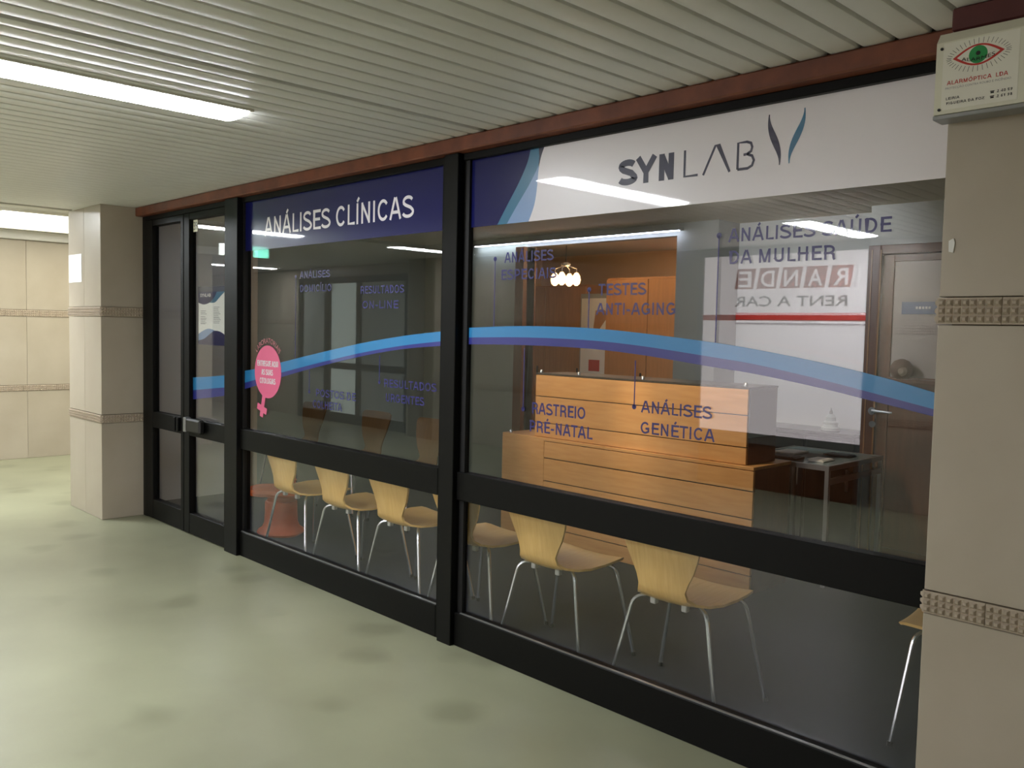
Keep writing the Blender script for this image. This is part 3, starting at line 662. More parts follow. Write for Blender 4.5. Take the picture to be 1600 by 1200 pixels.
for i in range(40):
    a = 6.28319 * i / 40; s_ = math.sin(a); c_ = math.cos(a)
    p0 = (ex + (ew + .004) * c_, ez + (eh + .001) * s_ * abs(s_) ** .3); p1 = (p0[0] + .012 * c_, p0[1] + .014 * s_)
    l = math.hypot(p1[0] - p0[0], p1[1] - p0[1]); nx, nz = -(p1[1] - p0[1]) / l * .0005, (p1[0] - p0[0]) / l * .0005
    mb.poly([(p0[0] + nx, Y1, p0[1] + nz), (p1[0] + nx, Y1, p1[1] + nz), (p1[0] - nx, Y1, p1[1] - nz), (p0[0] - nx, Y1, p0[1] - nz)], (0, .0003, 0))
mesh_obj('lashes', mb, M_BLACK, lab)
vs, fs = text_geo('ALARMES', 0.0); wdt = max(v[0] for v in vs); mb = MB()
for v in vs:
    q = v[0] / wdt; mb.v.append((ex - .040 + .080 * q, Y3, ez - .010 - .006 * math.sin(math.pi * q) + v[1] / .73 * .010))
mb.f = fs; mesh_obj('emblem_word', mb, M_BLACK, lab)
letters('lettering', 'ALARMÓPTICA  LDA', M_RED, lab, -0.891, -0.746, 2.1735, 0.0105, Y1, t=.17)
text('lettering', 'PROTECÇÃO CONTRA ROUBO E INCÊNDIO', mat('grey_print', (150, 150, 152)), lab, -0.895, -0.738, 2.1625, 0.0052, Y1)
letters('lettering', 'LEIRIA', M_BLACK, lab, -0.893, -0.859, 2.135, 0.0068, Y1, t=.2); letters('lettering', 'FIGUEIRA DA FOZ', M_BLACK, lab, -0.891, -0.798, 2.1225, 0.0068, Y1, t=.2)
letters('lettering', '2 40 59', M_BLACK, lab, -0.769, -0.733, 2.134, 0.0068, Y1, t=.2); letters('lettering', '2 61 98', M_BLACK, lab, -0.769, -0.733, 2.1215, 0.0068, Y1, t=.2)
mb = MB()
for z_ in (2.134, 2.1215): mb.box(-0.784, -0.776, Y1, Y1 + .0003, z_, z_ + .004); mb.box(-0.785, -0.775, Y1, Y1 + .0003, z_ + .0045, z_ + .0065)
mesh_obj('phone_symbol', mb, M_BLACK, lab)
# paper notice on the left pillar, tape scrap on the right one
t = thing('paper_notice', (-7.43, -0.315, 1.82), 'blank white paper notice taped to the left pillar', 'paper')
mesh_obj('sheet', MB().box(-7.57, -7.275, -0.3135, -0.3115, 1.815, 2.035), mat('white_paper', (250, 250, 248), 0.6), t)
tag(mesh_obj('tape_scrap', MB().poly([(-0.895, -0.1535, 1.745), (-0.883, -0.1535, 1.742), (-0.880, -0.1535, 1.770), (-0.884, -0.1535, 1.781), (-0.896, -0.1535, 1.775)], (0, .002, 0)), M_PAPER), 'small torn scrap of pale tape on the right pillar', 'tape')

# ------------------------------------------------------------------ interior shell of the shop
YB = 3.2                       # partition behind the counter
tag(mesh_obj('ceiling_shop', MB().box(-7.44, 0.9, 0.075, 5.2, 2.40, 2.46), M_CEIL2), 'dim plain ceiling inside the shop', 'ceiling', kind='structure')
tag(mesh_obj('wall_shop_left', MB().box(-7.435, -7.30, 0.13, 1.13, 0.004, 2.40), M_WALLW), 'short white wall inside the shop beside the door', 'wall', kind='structure')
tag(mesh_obj('trim_8', MB().box(-7.44, -7.285, 1.13, 1.19, 0.004, 2.40), mat('post_beige', (200, 184, 158), 0.6)), 'beige end post of the short white wall inside the shop', 'trim', kind='structure')
tag(mesh_obj('wall_shop_recess', MB().box(-7.44, -7.40, 1.19, 3.2, 0.004, 2.40), M_WALLGREEN), 'grey-green wall at the left of the waiting room', 'wall', kind='structure')
tag(mesh_obj('wall_shop_back_left', MB().box(-7.44, -5.86, YB, YB + .1, 0.004, 2.40), M_WALLGREEN), 'grey-green wall behind the waiting chairs', 'wall', kind='structure')
tag(mesh_obj('wall_shop_pier', MB().box(-4.165, -3.78, YB, YB + .1, 0.004, 2.40), M_WALLG), 'grey pier right of the lit back room opening', 'wall', kind='structure')
tag(mesh_obj('wall_shop_lintel', MB().box(-5.86, -4.165, YB, YB + .1, 2.30, 2.40), M_WALLG), 'grey lintel above the lit back room opening', 'wall', kind='structure')
tag(mesh_obj('wall_shop_white', MB().box(-3.78, -2.59, YB + .3, YB + .4, 0.004, 2.40), M_WALLW), 'white wall behind the desk, crossed by a red stripe', 'wall', kind='structure')
tag(mesh_obj('wall_shop_return', MB().box(-3.80, -3.78, YB + .1, YB + .4, 0.004, 2.40), M_WALLG), 'grey return of the pier beside the white wall', 'wall', kind='structure')
tag(mesh_obj('wall_shop_right', MB().box(-2.59, 0.9, YB, YB + .1, 2.13, 2.40), M_WALLW), 'white wall above the wooden door', 'wall', kind='structure')
tag(mesh_obj('wall_shop_right_low', MB().box(-1.45, 0.9, YB, YB + .1, 0.004, 2.13), M_WALLW), 'white wall right of the wooden door', 'wall', kind='structure')
tag(mesh_obj('wall_shop_side', MB().box(0.8, 0.9, 0.1, YB, 0.004, 2.40), M_WALLG), 'grey side wall at the right end of the shop', 'wall', kind='structure')
tag(mesh_obj('wall_backroom', MB().box(-7.44, -3.0, 5.0, 5.1, 0.004, 2.40), M_PEACH), 'warm peach wall at the rear of the lit back room', 'wall', kind='structure')
tag(mesh_obj('wall_backroom_left', MB().box(-7.44, -7.40, 3.3, 5.0, 0.004, 2.40), M_PEACH), 'warm peach left wall of the lit back room', 'wall', kind='structure')
tag(mesh_obj('wall_backroom_right', MB().box(-4.12, -4.02, 3.3, 5.0, 0.004, 2.40), M_PEACH), 'warm peach right wall of the lit back room', 'wall', kind='structure')
tag(mesh_obj('trim_9', MB().box(-5.97, -5.86, YB - .05, YB + .12, 0.004, 2.30), M_DARKWOOD), 'dark wooden jamb left of the lit back room opening', 'trim', kind='structure')
# stripe on the white wall
yw = YB + .3
tag(mesh_obj('trim_10', MB().box(-3.78, -2.59, yw - .012, yw, 1.635, 1.690), M_RED), 'red stripe painted along the white wall', 'trim', kind='structure')
tag(mesh_obj('trim_11', MB().box(-3.78, -2.59, yw - .014, yw, 1.600, 1.612), M_BLACK), 'thin dark line below the red stripe on the white wall', 'trim', kind='structure')
# LED strip
t = thing('led_strip', (-5.35, YB - .1, 2.33), 'thin bluish light strip under the ceiling behind the counter', 'light strip')
box('channel', M_METAL, t, -6.55, -4.10, YB - .075, YB - .005, 2.335, 2.36); box('diffuser', M_LED, t, -6.54, -4.11, YB - .062, YB - .045, 2.329, 2.335)

# ------------------------------------------------------------------ waiting chairs (chair faces +y, origin at the floor)
def make_chair():
    root = thing('waiting_chair', (0, 0, 0))
    prof = [(0.185, 0.425, .150), (0.176, 0.438, .178), (0.15, 0.446, .195), (0.08, 0.446, .208), (0.0, 0.440, .208), (-0.08, 0.434, .196), (-0.14, 0.434, .172), (-0.185, 0.442, .140), (-0.212, 0.462, .118), (-0.226, 0.492, .110),
            (-0.234, 0.53, .122), (-0.243, 0.58, .146), (-0.253, 0.64, .170), (-0.264, 0.70, .186), (-0.275, 0.755, .196), (-0.281, 0.785, .192), (-0.284, 0.800, .165)]
    n = 10; th = 0.011; mb = MB(); rows = []
    for i, (y, z, hw) in enumerate(prof):
        a = prof[max(i - 1, 0)]; b = prof[min(i + 1, len(prof) - 1)]; ty, tz = b[0] - a[0], b[1] - a[1]; l = math.hypot(ty, tz); ny, nz = tz / l, -ty / l     # normal towards the sitter's rear / underside
        row = []
        for side in (0, 1):
            for j in range(n + 1):
                q = -1 + 2 * j / n; x = hw * q
                back = min(1, max(0, (z - 0.46) / 0.1)); seat = 1 - back
                dy = 0.028 * q * q * back; dz = 0.010 * q * q * seat
                row.append(len(mb.v)); mb.v.append((x, y + dy + (-ny if not side else -ny) * 0 + (ny * th if side else 0) * -1, z + dz - (nz * th if side else 0)))
        rows.append(row)
    m1 = n + 1
    for r0, r1 in zip(rows, rows[1:]):
        for j in range(n):
            mb.f.append((r0[j], r0[j + 1], r1[j + 1], r1[j])); mb.f.append((r0[m1 + j], r1[m1 + j], r1[m1 + j + 1], r0[m1 + j + 1]))
        mb.f.append((r0[0], r1[0], r1[m1], r0[m1])); mb.f.append((r0[n], r0[m1 + n], r1[m1 + n], r1[n]))
    for rw in (rows[0], rows[-1]):
        for j in range(n): mb.f.append((rw[j], rw[m1 + j], rw[m1 + j + 1], rw[j + 1]))
    mesh_obj('shell', mb, M_PLY, root, smooth=True)
    def rnd(pts, rad=0.045):
        out = [Vector(pts[0])]
        for i in range(1, len(pts) - 1):
            p = Vector(pts[i]); a = (Vector(pts[i - 1]) - p); b = (Vector(pts[i + 1]) - p); ra = min(rad, a.length * .45); rb = min(rad, b.length * .45)
            A, B = p + a.normalized() * ra, p + b.normalized() * rb
            for k in range(6):
                q = k / 5; out.append(A * (1 - q) ** 2 + p * 2 * q * (1 - q) + B * q * q)
        out.append(Vector(pts[-1])); return out
    for sx in (-1, 1):
        for sy in (1, -1):
            foot = (sx * 0.262, 0.165 if sy > 0 else -0.215, 0.006); knee = (sx * 0.175, 0.12 if sy > 0 else -0.165, 0.416); mid = (sx * 0.02, 0.03 * sy - .01, 0.420)
            lg = mesh_obj('leg', MB().tube(rnd([mid, knee, foot]), 0.0085, 8), M_CHROME, root, smooth=True)
            mesh_obj('foot_cap', MB().tube([(foot[0], foot[1], 0.004), (foot[0] - sx * .003, foot[1], 0.022)], 0.0105, 8), M_BLACK, lg, smooth=True)
    mesh_obj('seat_mount', MB().lathe([(0.085, 0.408), (0.09, 0.414), (0.09, 0.432)], (0, -.01, 0), 20), M_BLACK, root, smooth=True)
    for sx in (-1, 1):
        mesh_obj('spacer', MB().box(sx * .075 - .013, sx * .075 + .013, -.176, -.150, .404, .432, .003), M_CLIP, root)
    return root
chair0 = make_chair()
CH = [(-4.965, 0.362, 0, 'light plywood chair on chrome legs next to the terracotta stool'),
      (-4.385, 0.362, 0, 'light plywood chair, second in the row from the glass door'),
      (-3.822, 0.362, 0, 'light plywood chair, third in the row from the glass door'),
      (-3.262, 0.362, 0, 'light plywood chair half hidden by the post between the windows'),
      (-2.700, 0.362, 0, 'light plywood chair in front of the counter, fifth in the row'),
      (-2.020, 0.362, 1, 'light plywood chair at the right end of the row along the glass'),
      (-1.115, 0.800, 96, 'light plywood chair mostly hidden by the alarm box pillar'),
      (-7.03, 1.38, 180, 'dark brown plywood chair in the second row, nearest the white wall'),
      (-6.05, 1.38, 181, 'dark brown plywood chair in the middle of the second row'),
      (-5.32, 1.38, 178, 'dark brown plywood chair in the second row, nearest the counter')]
for i, (x, y, a, lb) in enumerate(CH):
    o = chair0 if i == 0 else copy_tree(chair0)
    o.location = (x, y, 0.004); o.rotation_euler = (0, 0, math.radians(a))
    tag(o, lb, 'chair', 'plywood waiting room chairs')
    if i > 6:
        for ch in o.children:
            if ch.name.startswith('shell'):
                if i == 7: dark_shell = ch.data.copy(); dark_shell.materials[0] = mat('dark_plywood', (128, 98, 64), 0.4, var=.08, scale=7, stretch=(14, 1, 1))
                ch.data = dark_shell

# ------------------------------------------------------------------ terracotta stool by the door
sx0, sy0 = -5.62, 0.50
t = thing('terracotta_stool', (sx0, sy0, 0.004), 'terracotta stool with stout column base and lumpy seat beside the first chair', 'stool')
def lump(name, rings, cx, cy, amp, ph, nn=28):
    mb = MB()
    for rr_, z_ in rings:
        for q in range(nn):
            an = 6.28319 * q / nn; k = 1 + amp * math.cos(3 * an + ph) + amp * .5 * math.cos(5 * an + 2 * ph)
            mb.v.append((cx + rr_ * k * math.cos(an), cy + rr_ * k * math.sin(an), 0.004 + z_ + .06 * amp * math.cos(an + ph)))
    for i in range(len(rings) - 1):
        for q in range(nn): mb.f.append((i * nn + q, i * nn + (q + 1) % nn, (i + 1) * nn + (q + 1) % nn, (i + 1) * nn + q))
    mb.f.append(tuple(reversed(range(nn)))); mb.f.append(tuple((len(rings) - 1) * nn + q for q in range(nn)))
    return mesh_obj(name, mb, M_TERRA, t, smooth=True)
lump('base', [(.155, 0.002), (.168, .018), (.160, .036), (.132, .055), (.118, .09), (.114, .16), (.113, .235), (.108, .244)], sx0, sy0, .05, .4)
lump('collar', [(.102, .238), (.098, .262), (.10, .285)], sx0, sy0, .02, 0)
lump('seat', [(.10, .278), (.175, .272), (.215, .282), (.225, .302), (.215, .325), (.17, .340), (.06, .345)], sx0 - .06, sy0 + .02, .12, .6)
pg = lump('peg', [(.045, .340), (.048, .36), (.044, .40), (.046, .46), (.05, .475), (.03, .482)], sx0 + .075, sy0 + .02, .02, 1)
lump('peg_ring', [(.047, .395), (.052, .402), (.047, .409)], sx0 + .075, sy0 + .02, .02, 1)

# ------------------------------------------------------------------ reception counter
YC = 1.805
t = thing('reception_counter', (-3.6, YC + .3, 0.004), 'oak reception counter with grooved front boards and raised desk', 'counter')
LX0, LX1, UX0, UX1, LZ, UZ = -4.69, -2.593, -4.385, -2.665, 0.73, 1.197
box('carcass', mat('counter_core', (40, 28, 18), 0.7), t, LX0 + .01, LX1 - .01, YC + .02, YC + .42, 0.004, LZ - .02)
box('plinth_panel', M_DESK, t, LX0, -4.262, YC, YC + .02, 0.004, LZ, .0015)
zs = [0.06, 0.112, 0.278, 0.444, 0.608, LZ]
box('kick_board', M_DESK, t, -4.26, LX1, YC, YC + .02, 0.004, 0.108, .0015)
for a, b in zip(zs[1:], zs[2:]): box('front_board', M_DESK, t, -4.26, LX1, YC, YC + .02, a + .004, b - .004, .0015)
box('lower_top', M_DESK, t, LX0, LX1, YC + .0, YC + .44, LZ, LZ + .02, .002)
box('end_panel', M_DARKWOOD, t, LX1 - .009, LX1, YC + .021, YC + .42, 0.004, LZ - .001)
yu = YC + .03
box('upper_core', mat('counter_core', (40, 28, 18)), t, UX0 + .01, UX1 - .01, yu + .02, yu + .30, LZ + .02, UZ - .02)
zu = [LZ + .02, 0.853, 1.042, UZ]
for a, b in zip(zu, zu[1:]): box('front_board', M_DESK, t, UX0, UX1, yu, yu + .02, a + .003, b - .003, .0015)
box('upper_top', mat('counter_top', (64, 60, 54), 0.3), t, UX0, UX1 + .005, yu, yu + .34, UZ, UZ + .012, .002)
box('end_panel', M_WALLG, t, UX1 - .009, UX1 + .004, yu + .021, yu + .33, LZ + .18, UZ - .001); box('end_panel', M_DARKWOOD, t, UX1 - .009, UX1 + .004, yu + .021, yu + .33, LZ + .021, LZ + .179)
for cx_ in (-4.36, -4.0, -3.45, -2.70): mesh_obj('glass_clip', MB().lathe([(.011, 0), (.011, .018), (.006, .024)], (cx_, yu + .03, UZ + .012), 12), M_CHROME, t, smooth=True)
mesh_obj('glass_clip', MB().lathe([(.011, 0), (.011, .018), (.006, .024)], (-4.64, YC + .04, LZ + .02), 12), M_CHROME, t, smooth=True)

# ------------------------------------------------------------------ desk right of the counter
t = thing('metal_table', (-2.6, 2.65, 0.004), 'silver framed glass-topped table right of the counter', 'table')
tx0, tx1, ty0, ty1, tz = -3.0, -2.37, 2.28, 3.05, 0.74
box('table_top', mat('dark_glass_top', (150, 172, 178), 0.12), t, tx0 + .025, tx1 - .025, ty0 + .025, ty1 - .025, tz - .012, tz - .002)
boxes('top_frame', M_METAL, t, [(tx0, tx1, ty0, ty0 + .025, tz - .03, tz), (tx0, tx1, ty1 - .025, ty1, tz - .03, tz), (tx0, tx0 + .025, ty0 + .025, ty1 - .025, tz - .03, tz), (tx1 - .025, tx1, ty0 + .025, ty1 - .025, tz - .03, tz)])
box('side_rail', M_METAL, t, tx1 - .022, tx1 - .003, ty0 + .025, ty1 - .025, 0.625, 0.66)
for a, b in ((tx0, ty0), (tx1 - .025, ty0), (tx0, ty1 - .025), (tx1 - .025, ty1 - .025)): box('leg', M_METAL, t, a, a + .025, b, b + .025, 0.004, tz - .03)
random.seed(3)
for i, (px_, py_, w_, d_, m_, lb, nm, ct) in enumerate(((-2.72, 2.40, .20, .13, M_BLACK, 'black keyboard lying on the silver table', 'keyboard', 'keyboard'), (-2.82, 2.66, .15, .20, M_PAPER, 'loose white sheets on the silver table', 'paper_stack', 'paper'),
        (-2.52, 2.48, .10, .14, M_PAPER, 'small white notepad near the table edge', 'notepad', 'notepad'), (-2.55, 2.80, .16, .12, M_BLACK, 'dark folder at the back of the silver table', 'folder', 'folder'))):
    o = thing(nm, (px_, py_, tz), lb, ct)
    if nm == 'keyboard':
        box('body', m_, o, px_ - w_ / 2, px_ + w_ / 2, py_ - d_ / 2, py_ + d_ / 2, tz, tz + .014, .003)
        boxes('keys', mat('grey_key', (60, 62, 64), 0.5), o, [(px_ - w_ / 2 + .008 + .018 * a, px_ - w_ / 2 + .022 + .018 * a, py_ - d_ / 2 + .01 + .022 * b, py_ - d_ / 2 + .028 + .022 * b, tz + .0142, tz + .018) for a in range(10) for b in range(5)])
    else:
        for k in range(3): 
            dx_ = random.uniform(-.012, .012); box('sheet', m_, o, px_ - w_ / 2 + dx_, px_ + w_ / 2 + dx_, py_ - d_ / 2 - dx_, py_ + d_ / 2 - dx_, tz + .004 * k, tz + .004 * k + .0035)
t = thing('low_cabinet', (-3.1, 3.33, 0.004), 'long black low cabinet against the white wall behind the table', 'cabinet')
box('body', M_BLACK, t, -3.76, -2.62, 3.16, 3.49, 0.004, 0.82, .004); box('cabinet_top', mat('black_top', (26, 26, 26), 0.25), t, -3.77, -2.61, 3.14, 3.495, 0.82, 0.845, .003)
for a in (-3.70, -3.33, -2.96): dd = box('door', mat('black_door', (22, 22, 23), 0.35), t, a, a + .35, 3.145, 3.159, 0.06, 0.80, .003); box('handle', M_METAL, dd, a + .30, a + .32, 3.130, 3.145, 0.45, 0.60, .002)
t = thing('tiered_ornament', (-2.86, 3.30, .845), 'small pale tiered ornament standing on the black cabinet', 'ornament')
mesh_obj('tiers', MB().lathe([(.062, 0), (.066, .008), (.066, .020), (.05, .026), (.048, .045), (.052, .050), (.052, .062), (.036, .068), (.034, .09), (.036, .094), (.03, .105), (.012, .118)], (-2.86, 3.30, .845), 20), mat('pale_ceramic', (190, 200, 198), 0.3), t, smooth=True)
mesh_obj('finial', MB().lathe([(.010, .118), (.013, .128), (.004, .150), (.001, .165)], (-2.86, 3.30, .845), 12), M_METAL, t, smooth=True)

# ------------------------------------------------------------------ wooden door with pale upper panel, right of the table
t = thing('door_3', (-2.0, YB, 0.004), 'brown wooden door with pale upper panel and silver lever handle', 'door', kind='structure')
boxes('door_frame', M_DARKWOOD, t, [(-2.585, -2.50, YB - .03, YB + .1, 0.004, 2.13), (-1.55, -1.46, YB - .03, YB + .1, 0.004, 2.13), (-2.50, -1.55, YB - .03, YB + .1, 2.07, 2.13)], .003)
boxes('stile', M_DARKWOOD, t, [(-2.495, -2.42, YB, YB + .04, 0.01, 2.065), (-1.63, -1.555, YB, YB + .04, 0.01, 2.065), (-2.42, -1.63, YB, YB + .04, 0.01, 0.10), (-2.42, -1.63, YB, YB + .04, 1.16, 1.255), (-2.42, -1.63, YB, YB + .04, 2.02, 2.065)], .002)
box('lower_panel', mat('door_brown', (110, 66, 40), 0.45, var=.1, scale=4, stretch=(10, 10, 1)), t, -2.42, -1.63, YB + .012, YB + .03, 0.10, 1.16); box('upper_panel', mat('frosted_panel', (186, 176, 168), 0.6), t, -2.42, -1.63, YB + .012, YB + .03, 1.255, 2.02)
for gx in (-2.558, -2.497): box('bead', mat('light_bead', (168, 120, 76), 0.4), t, gx - .004, gx + .004, YB - .035, YB - .03, 0.01, 2.1)
hd = mesh_obj('lever_handle', MB().tube([(-2.505, YB - .045, 1.02), (-2.47, YB - .05, 1.02), (-2.39, YB - .05, 1.018), (-2.37, YB - .045, 1.018)], [.013, .011, .010, .009], 10), M_CHROME, t, smooth=True)
mesh_obj('handle_rose', MB().tube([(-2.505, YB - .05, 1.02), (-2.505, YB - .03, 1.02)], .026, 16), M_CHROME, hd, smooth=True)
mesh_obj('key_rose', MB().tube([(-2.505, YB - .036, 0.93), (-2.505, YB - .030, 0.93)], .022, 16), M_METAL, hd, smooth=True)
t = thing('door_sign', (-2.2, YB, 1.67), 'blue-grey sign strip on the pale panel of the wooden door', 'sign')
mesh_obj('plate', MB().box(-2.36, -2.03, YB + .004, YB + .012, 1.672, 1.752), mat('blue_grey_plate', (110, 126, 156), 0.5), t)
boxes('print', M_PAPER, t, [(-2.27 + .02 * i, -2.256 + .02 * i, YB + .003, YB + .004, 1.705, 1.722) for i in range(5)])
t = thing('round_ornament', (-2.31, YB - .04, 1.2), 'round brown ornament with a pale patch on the ledge of the wooden door', 'ornament')
box('ledge', M_DARKWOOD, thing('door_ledge', (-2.1, YB - .06, 1.22), 'brown wooden ledge across the wooden door', 'shelf'), -2.42, -1.66, YB - .13, YB, 1.222, 1.246, .003)
mesh_obj('body', MB().lathe([(.03, 0), (.055, .015), (.072, .05), (.070, .085), (.045, .118), (.012, .132)], (-2.315, YB - .065, 1.246), 20), mat('brown_ball', (104, 78, 60), 0.6), t, smooth=True)
mesh_obj('patch', MB().tube([(-2.29, YB - .139, 1.30), (-2.29, YB - .118, 1.30)], [.018, .034], 12), mat('tan_patch', (172, 150, 130), 0.6), t, smooth=True)

# ------------------------------------------------------------------ warm back room
t = thing('wood_cabinet', (-5.2, 4.4, 0.004), 'tall orange-brown wooden cupboard in the lit back room', 'cupboard')
box('carcass', M_ORANGEWOOD, t, -5.72, -4.14, 4.22, 4.75, 0.004, 2.06)
for i in range(3):
    a = -5.72 + 1.58 * i / 3; dd = box('door', M_ORANGEWOOD, t, a + .004, a + 1.58 / 3 - .004, 4.20, 4.219, 0.06, 2.04, .003); box('knob', M_BLACK, dd, a + .46, a + .475, 4.185, 4.20, 1.0, 1.12, .002)
t = thing('wood_cabinet', (-6.64, 4.7, 0.004), 'brown wooden cupboard at the left of the lit back room', 'cupboard')
box('carcass', M_ORANGEWOOD, t, -7.39, -6.19, 4.45, 4.95, 0.004, 2.02)
for i in range(2):
    a = -7.39 + .6 * i; dd = box('door', M_ORANGEWOOD, t, a + .004, a + .596, 4.43, 4.449, 0.06, 2.0, .003); box('knob', M_BLACK, dd, a + .50, a + .515, 4.415, 4.43, 1.0, 1.12, .002)
t = thing('wall_poster', (-5.95, 4.9, 1.2), 'white poster with a large rounded shape in the lit back room', 'poster')
mesh_obj('sheet', MB().box(-5.92 - .30, -5.92 + .14, 4.40, 4.404, 1.0, 1.87), M_PAPER, t)
mesh_obj('brown_shape', MB().poly([(-6.06, 4.399, 1.46), (-6.0, 4.399, 1.50), (-5.90, 4.399, 1.62), (-5.83, 4.399, 1.70), (-5.93, 4.399, 1.76), (-6.02, 4.399, 1.74)], (0, .0008, 0)), M_ORANGEWOOD, t)
mesh_obj('red_print', MB().box(-6.1, -5.95, 4.399, 4.3998, 1.10, 1.22), M_RED, t)
t = thing('notice_board', (-6.0, 4.42, 0.004), 'grey standing board that carries the white poster', 'board')
box('panel', M_WALLG, t, -6.24, -5.76, 4.405, 4.425, 0.05, 1.92, .003); boxes('feet', M_METAL, t, [(-6.22, -6.18, 4.25, 4.43, .004, .05), (-5.82, -5.78, 4.25, 4.43, .004, .05)])
t = thing('pendant_lamp', (-5.75, 3.62, 2.4), 'small glass pendant lamp cluster hanging in the lit back room', 'lamp')
mesh_obj('cord', MB().tube([(-5.75, 3.62, 2.40), (-5.75, 3.62, 2.16)], .004, 6), M_BLACK, t)
mesh_obj('hub', MB().lathe([(.03, 2.14), (.05, 2.15), (.05, 2.165), (.02, 2.18)], (-5.75, 3.62, 0), 16), M_CHROME, t, smooth=True)
M_BULB = mat('warm_bulb', (255, 196, 130), 0.4, emit=2.2)
for i in range(4):
    an = 1.5708 * i + .4; c_ = (-5.75 + .11 * math.cos(an), 3.62 + .11 * math.sin(an), 0)
    ar = mesh_obj('arm', MB().tube([(-5.75, 3.62, 2.155), (c_[0], c_[1], 2.12), (c_[0], c_[1], 2.08)], .005, 6), M_CHROME, t, smooth=True)
    mesh_obj('glass_shade', MB().lathe([(.015, 2.08), (.035, 2.05), (.042, 2.01), (.034, 1.975), (.012, 1.955)], c_, 14), M_BULB, ar, smooth=True)
def downlight(x, y, z, m, label, rad=0.09):
    t = thing('downlight', (x, y, z), label, 'ceiling light', 'round recessed ceiling lights inside the shop')
    mesh_obj('ring', MB().lathe([(rad + .02, -.006), (rad + .02, 0), (rad, 0), (rad, -.006)], (x, y, z), 24), M_LAMPF, t, smooth=True)
    mesh_obj('lens', MB().lathe([(rad - .002, -.010), (rad - .002, -.001)], (x, y, z), 24), m, t)
M_WARM = mat('warm_downlight', (255, 222, 180), 0.4, emit=12)
M_WARM2 = mat('counter_downlight', (255, 218, 172), 0.4, emit=34)
M_COOL = mat('cool_downlight', (232, 240, 255), 0.4, emit=16)
downlight(-5.4, 3.75, 2.40, M_WARM, 'warm recessed ceiling light, left in the back room', .11)
downlight(-4.85, 4.88, 2.40, M_WARM, 'warm recessed ceiling light added to brighten the wall above the tall cupboard', .08)  # extra lamp added to lift the peach wall behind the cupboard
downlight(-4.6, 3.75, 2.40, M_WARM, 'warm recessed ceiling light, right in the back room', .11)
def added_spot(x, y, z, target, colour, watts, cone, label):  # spot fixtures added to brighten counter front and white wall, none of them seen
    t = thing('added_spot', (x, y, z), label, 'added_spot', 'added spot lamps inside the shop')
    dv = (Vector(target) - Vector((x, y, z - .09))).normalized(); c = Vector((x, y, z - .09))
    mesh_obj('stem', MB().tube([(x, y, z), (x, y, z - .07)], .008, 8), M_LAMPF, t, smooth=True); mesh_obj('mount', MB().lathe([(.045, -.012), (.045, 0)], (x, y, z), 20), M_LAMPF, t, smooth=True)
    mesh_obj('housing', MB().tube([c - dv * .06, c + dv * .05], [.03, .042], 16), M_LAMPF, t, smooth=True)
    mesh_obj('lens', MB().tube([c + dv * .0505, c + dv * .053], .036, 16), mat('added_spot_lens', (255, 244, 228), 0.4, emit=4), t)
    ld = bpy.data.lights.new('added_spot_beam', 'SPOT'); ld.energy = watts; ld.color = colour; ld.spot_size = math.radians(cone); ld.spot_blend = 0.5; ld.shadow_soft_size = 0.04
    lo = bpy.data.objects.new('added_spot_beam', ld); COL.objects.link(lo); lo.parent = t; lo.location = (c + dv * .06) - Vector((x, y, z)); lo.rotation_euler = dv.to_track_quat('-Z', 'Y').to_euler()
added_spot(-4.1, 0.75, 2.40, (-3.95, 1.81, 1.16), (1, .80, .56), 26, 46, 'added spot lamp aimed at the left of the counter')
added_spot(-3.0, 0.75, 2.40, (-3.05, 1.81, 1.16), (1, .80, .56), 26, 46, 'added spot lamp aimed at the right of the counter')
added_spot(-3.1, 1.55, 2.40, (-3.2, 3.5, 1.75), (.92, .96, 1), 16, 80, 'added spot lamp aimed at the white wall')
downlight(-6.5, 0.75, 2.40, mat('door_downlight', (236, 242, 255), 0.4, emit=8), 'cool recessed ceiling light inside the glass door')

# ------------------------------------------------------------------ across the corridor (seen in the panes)
t = thing('rental_sign', (-4.2, YW, 0.0), 'white car rental shop window with red lettering and stripe, across the corridor', 'sign')
ys = YW + .03
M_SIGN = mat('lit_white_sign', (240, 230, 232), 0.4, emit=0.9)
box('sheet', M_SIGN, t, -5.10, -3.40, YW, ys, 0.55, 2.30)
boxes('sign_frame', M_METAL, t, [(-5.15, -5.10, YW, ys + .02, 0.0, 2.36), (-3.40, -3.30, YW, ys + .02, 0.0, 2.36), (-5.10, -3.40, YW, ys + .02, 2.30, 2.36), (-5.10, -3.40, YW, ys + .02, .45, .55)])
box('kick_panel', M_DARKWOOD, t, -5.10, -3.40, YW, ys, 0.0, 0.45)
ye = ys + .001
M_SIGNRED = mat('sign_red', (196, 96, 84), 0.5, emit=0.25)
for i in range(5):
    xa = -3.56 - .245 * i; sh = .03
    mesh_obj('letter_block', MB().poly([(xa, ye, 1.97), (xa - .205, ye, 1.97), (xa - .205 + sh, ye, 2.17), (xa + sh, ye, 2.17)], (0, .002, 0)), M_SIGNRED, t)
    text('block_letter', 'RANDE'[i], M_SIGN, t, xa - .02, xa - .16, 1.99, 0.15, ye + .003, bold=.01)
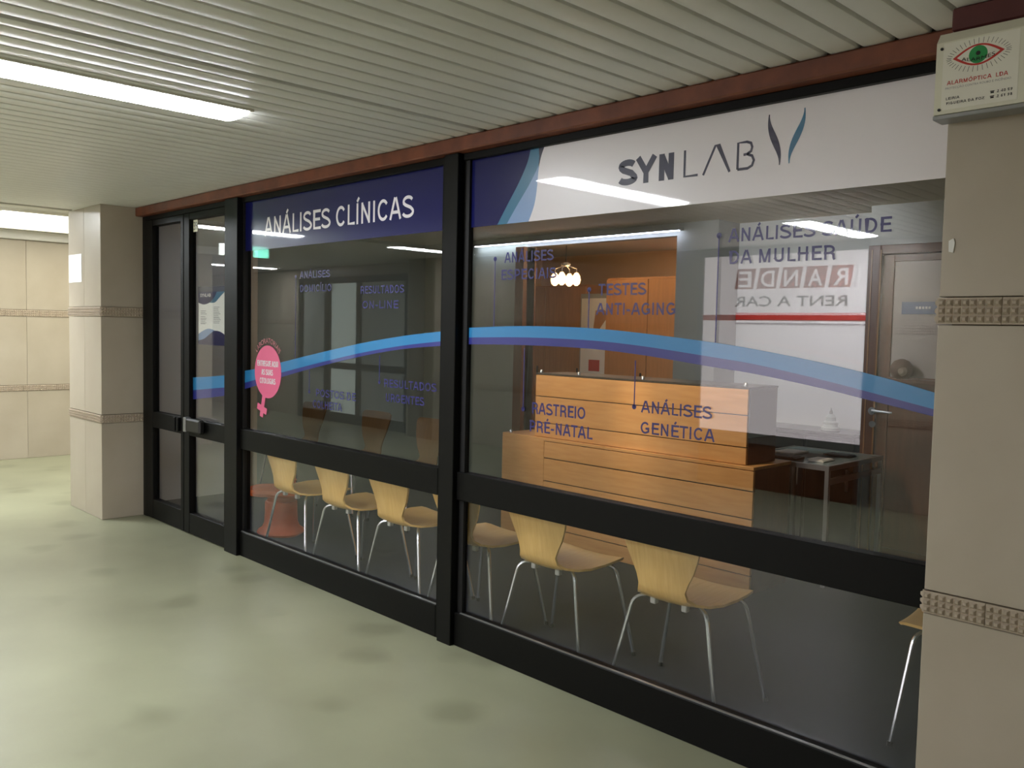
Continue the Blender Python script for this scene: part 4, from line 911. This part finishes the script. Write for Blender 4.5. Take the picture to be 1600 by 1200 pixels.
text('lettering', 'RENT A CAR', mat('sign_grey', (120, 92, 92), 0.5, emit=.1), t, -3.58, -4.74, 1.80, 0.095, ye, bold=.012)
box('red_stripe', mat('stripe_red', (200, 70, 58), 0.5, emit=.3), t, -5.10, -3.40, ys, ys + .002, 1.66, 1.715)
# second opposite shop front, down the passage
t = thing('window_3', (-11.5, YW, 0), 'dark framed shop window far across the passage', 'window', kind='structure')
boxes('frame', M_FRAME, t, [(-13.05, -12.95, YW, YW + .06, 0, 2.30), (-12.25, -12.10, YW, YW + .06, 0, 2.30), (-11.35, -11.25, YW, YW + .06, 0, 2.30), (-10.12, -10.02, YW, YW + .06, 0, 2.30), (-12.95, -10.12, YW, YW + .06, 2.20, 2.30), (-12.95, -10.12, YW, YW + .06, 0, .15), (-12.95, -10.12, YW, YW + .06, .85, .95)])
M_FAR = mat('lit_far_window', (200, 214, 206), 0.5, emit=0.45); M_FAR2 = mat('far_window_grey', (150, 156, 150), 0.5, emit=.15)
for a, b, m_ in ((-12.95, -12.25, M_FAR2), (-12.10, -11.35, M_FAR), (-11.25, -10.12, M_FAR2)):
    box('pane', m_, t, a, b, YW, YW + .02, .95, 2.20); box('pane', m_, t, a, b, YW, YW + .02, .15, .85)
tag(mesh_obj('wall_opposite_lintel', MB().box(-13.1, -10.0, YW - .06, YW, 0, 2.5), M_TILE), 'beige wall behind the far shop window', 'wall', kind='structure')
tag(mesh_obj('wall_opposite_lintel', MB().box(-5.2, -3.25, YW - .06, YW, 0, 2.5), M_TILE), 'beige wall behind the car rental sign', 'wall', kind='structure')
t = thing('exit_sign', (-8.75, -1.75, 2.28), 'lit white and green exit sign hanging over the passage', 'exit sign')
box('light_box', mat('exit_white', (236, 250, 240), 0.4, emit=1.6), t, -8.80, -8.77, -1.75, -1.50, 2.24, 2.36); box('green_face', mat('exit_green', (120, 220, 190), 0.4, emit=1.4), t, -8.80, -8.77, -2.05, -1.751, 2.24, 2.36)
boxes('hanger', M_METAL, t, [(-8.79, -8.78, -1.60, -1.59, 2.36, 2.47), (-8.79, -8.78, -1.96, -1.95, 2.36, 2.47)])
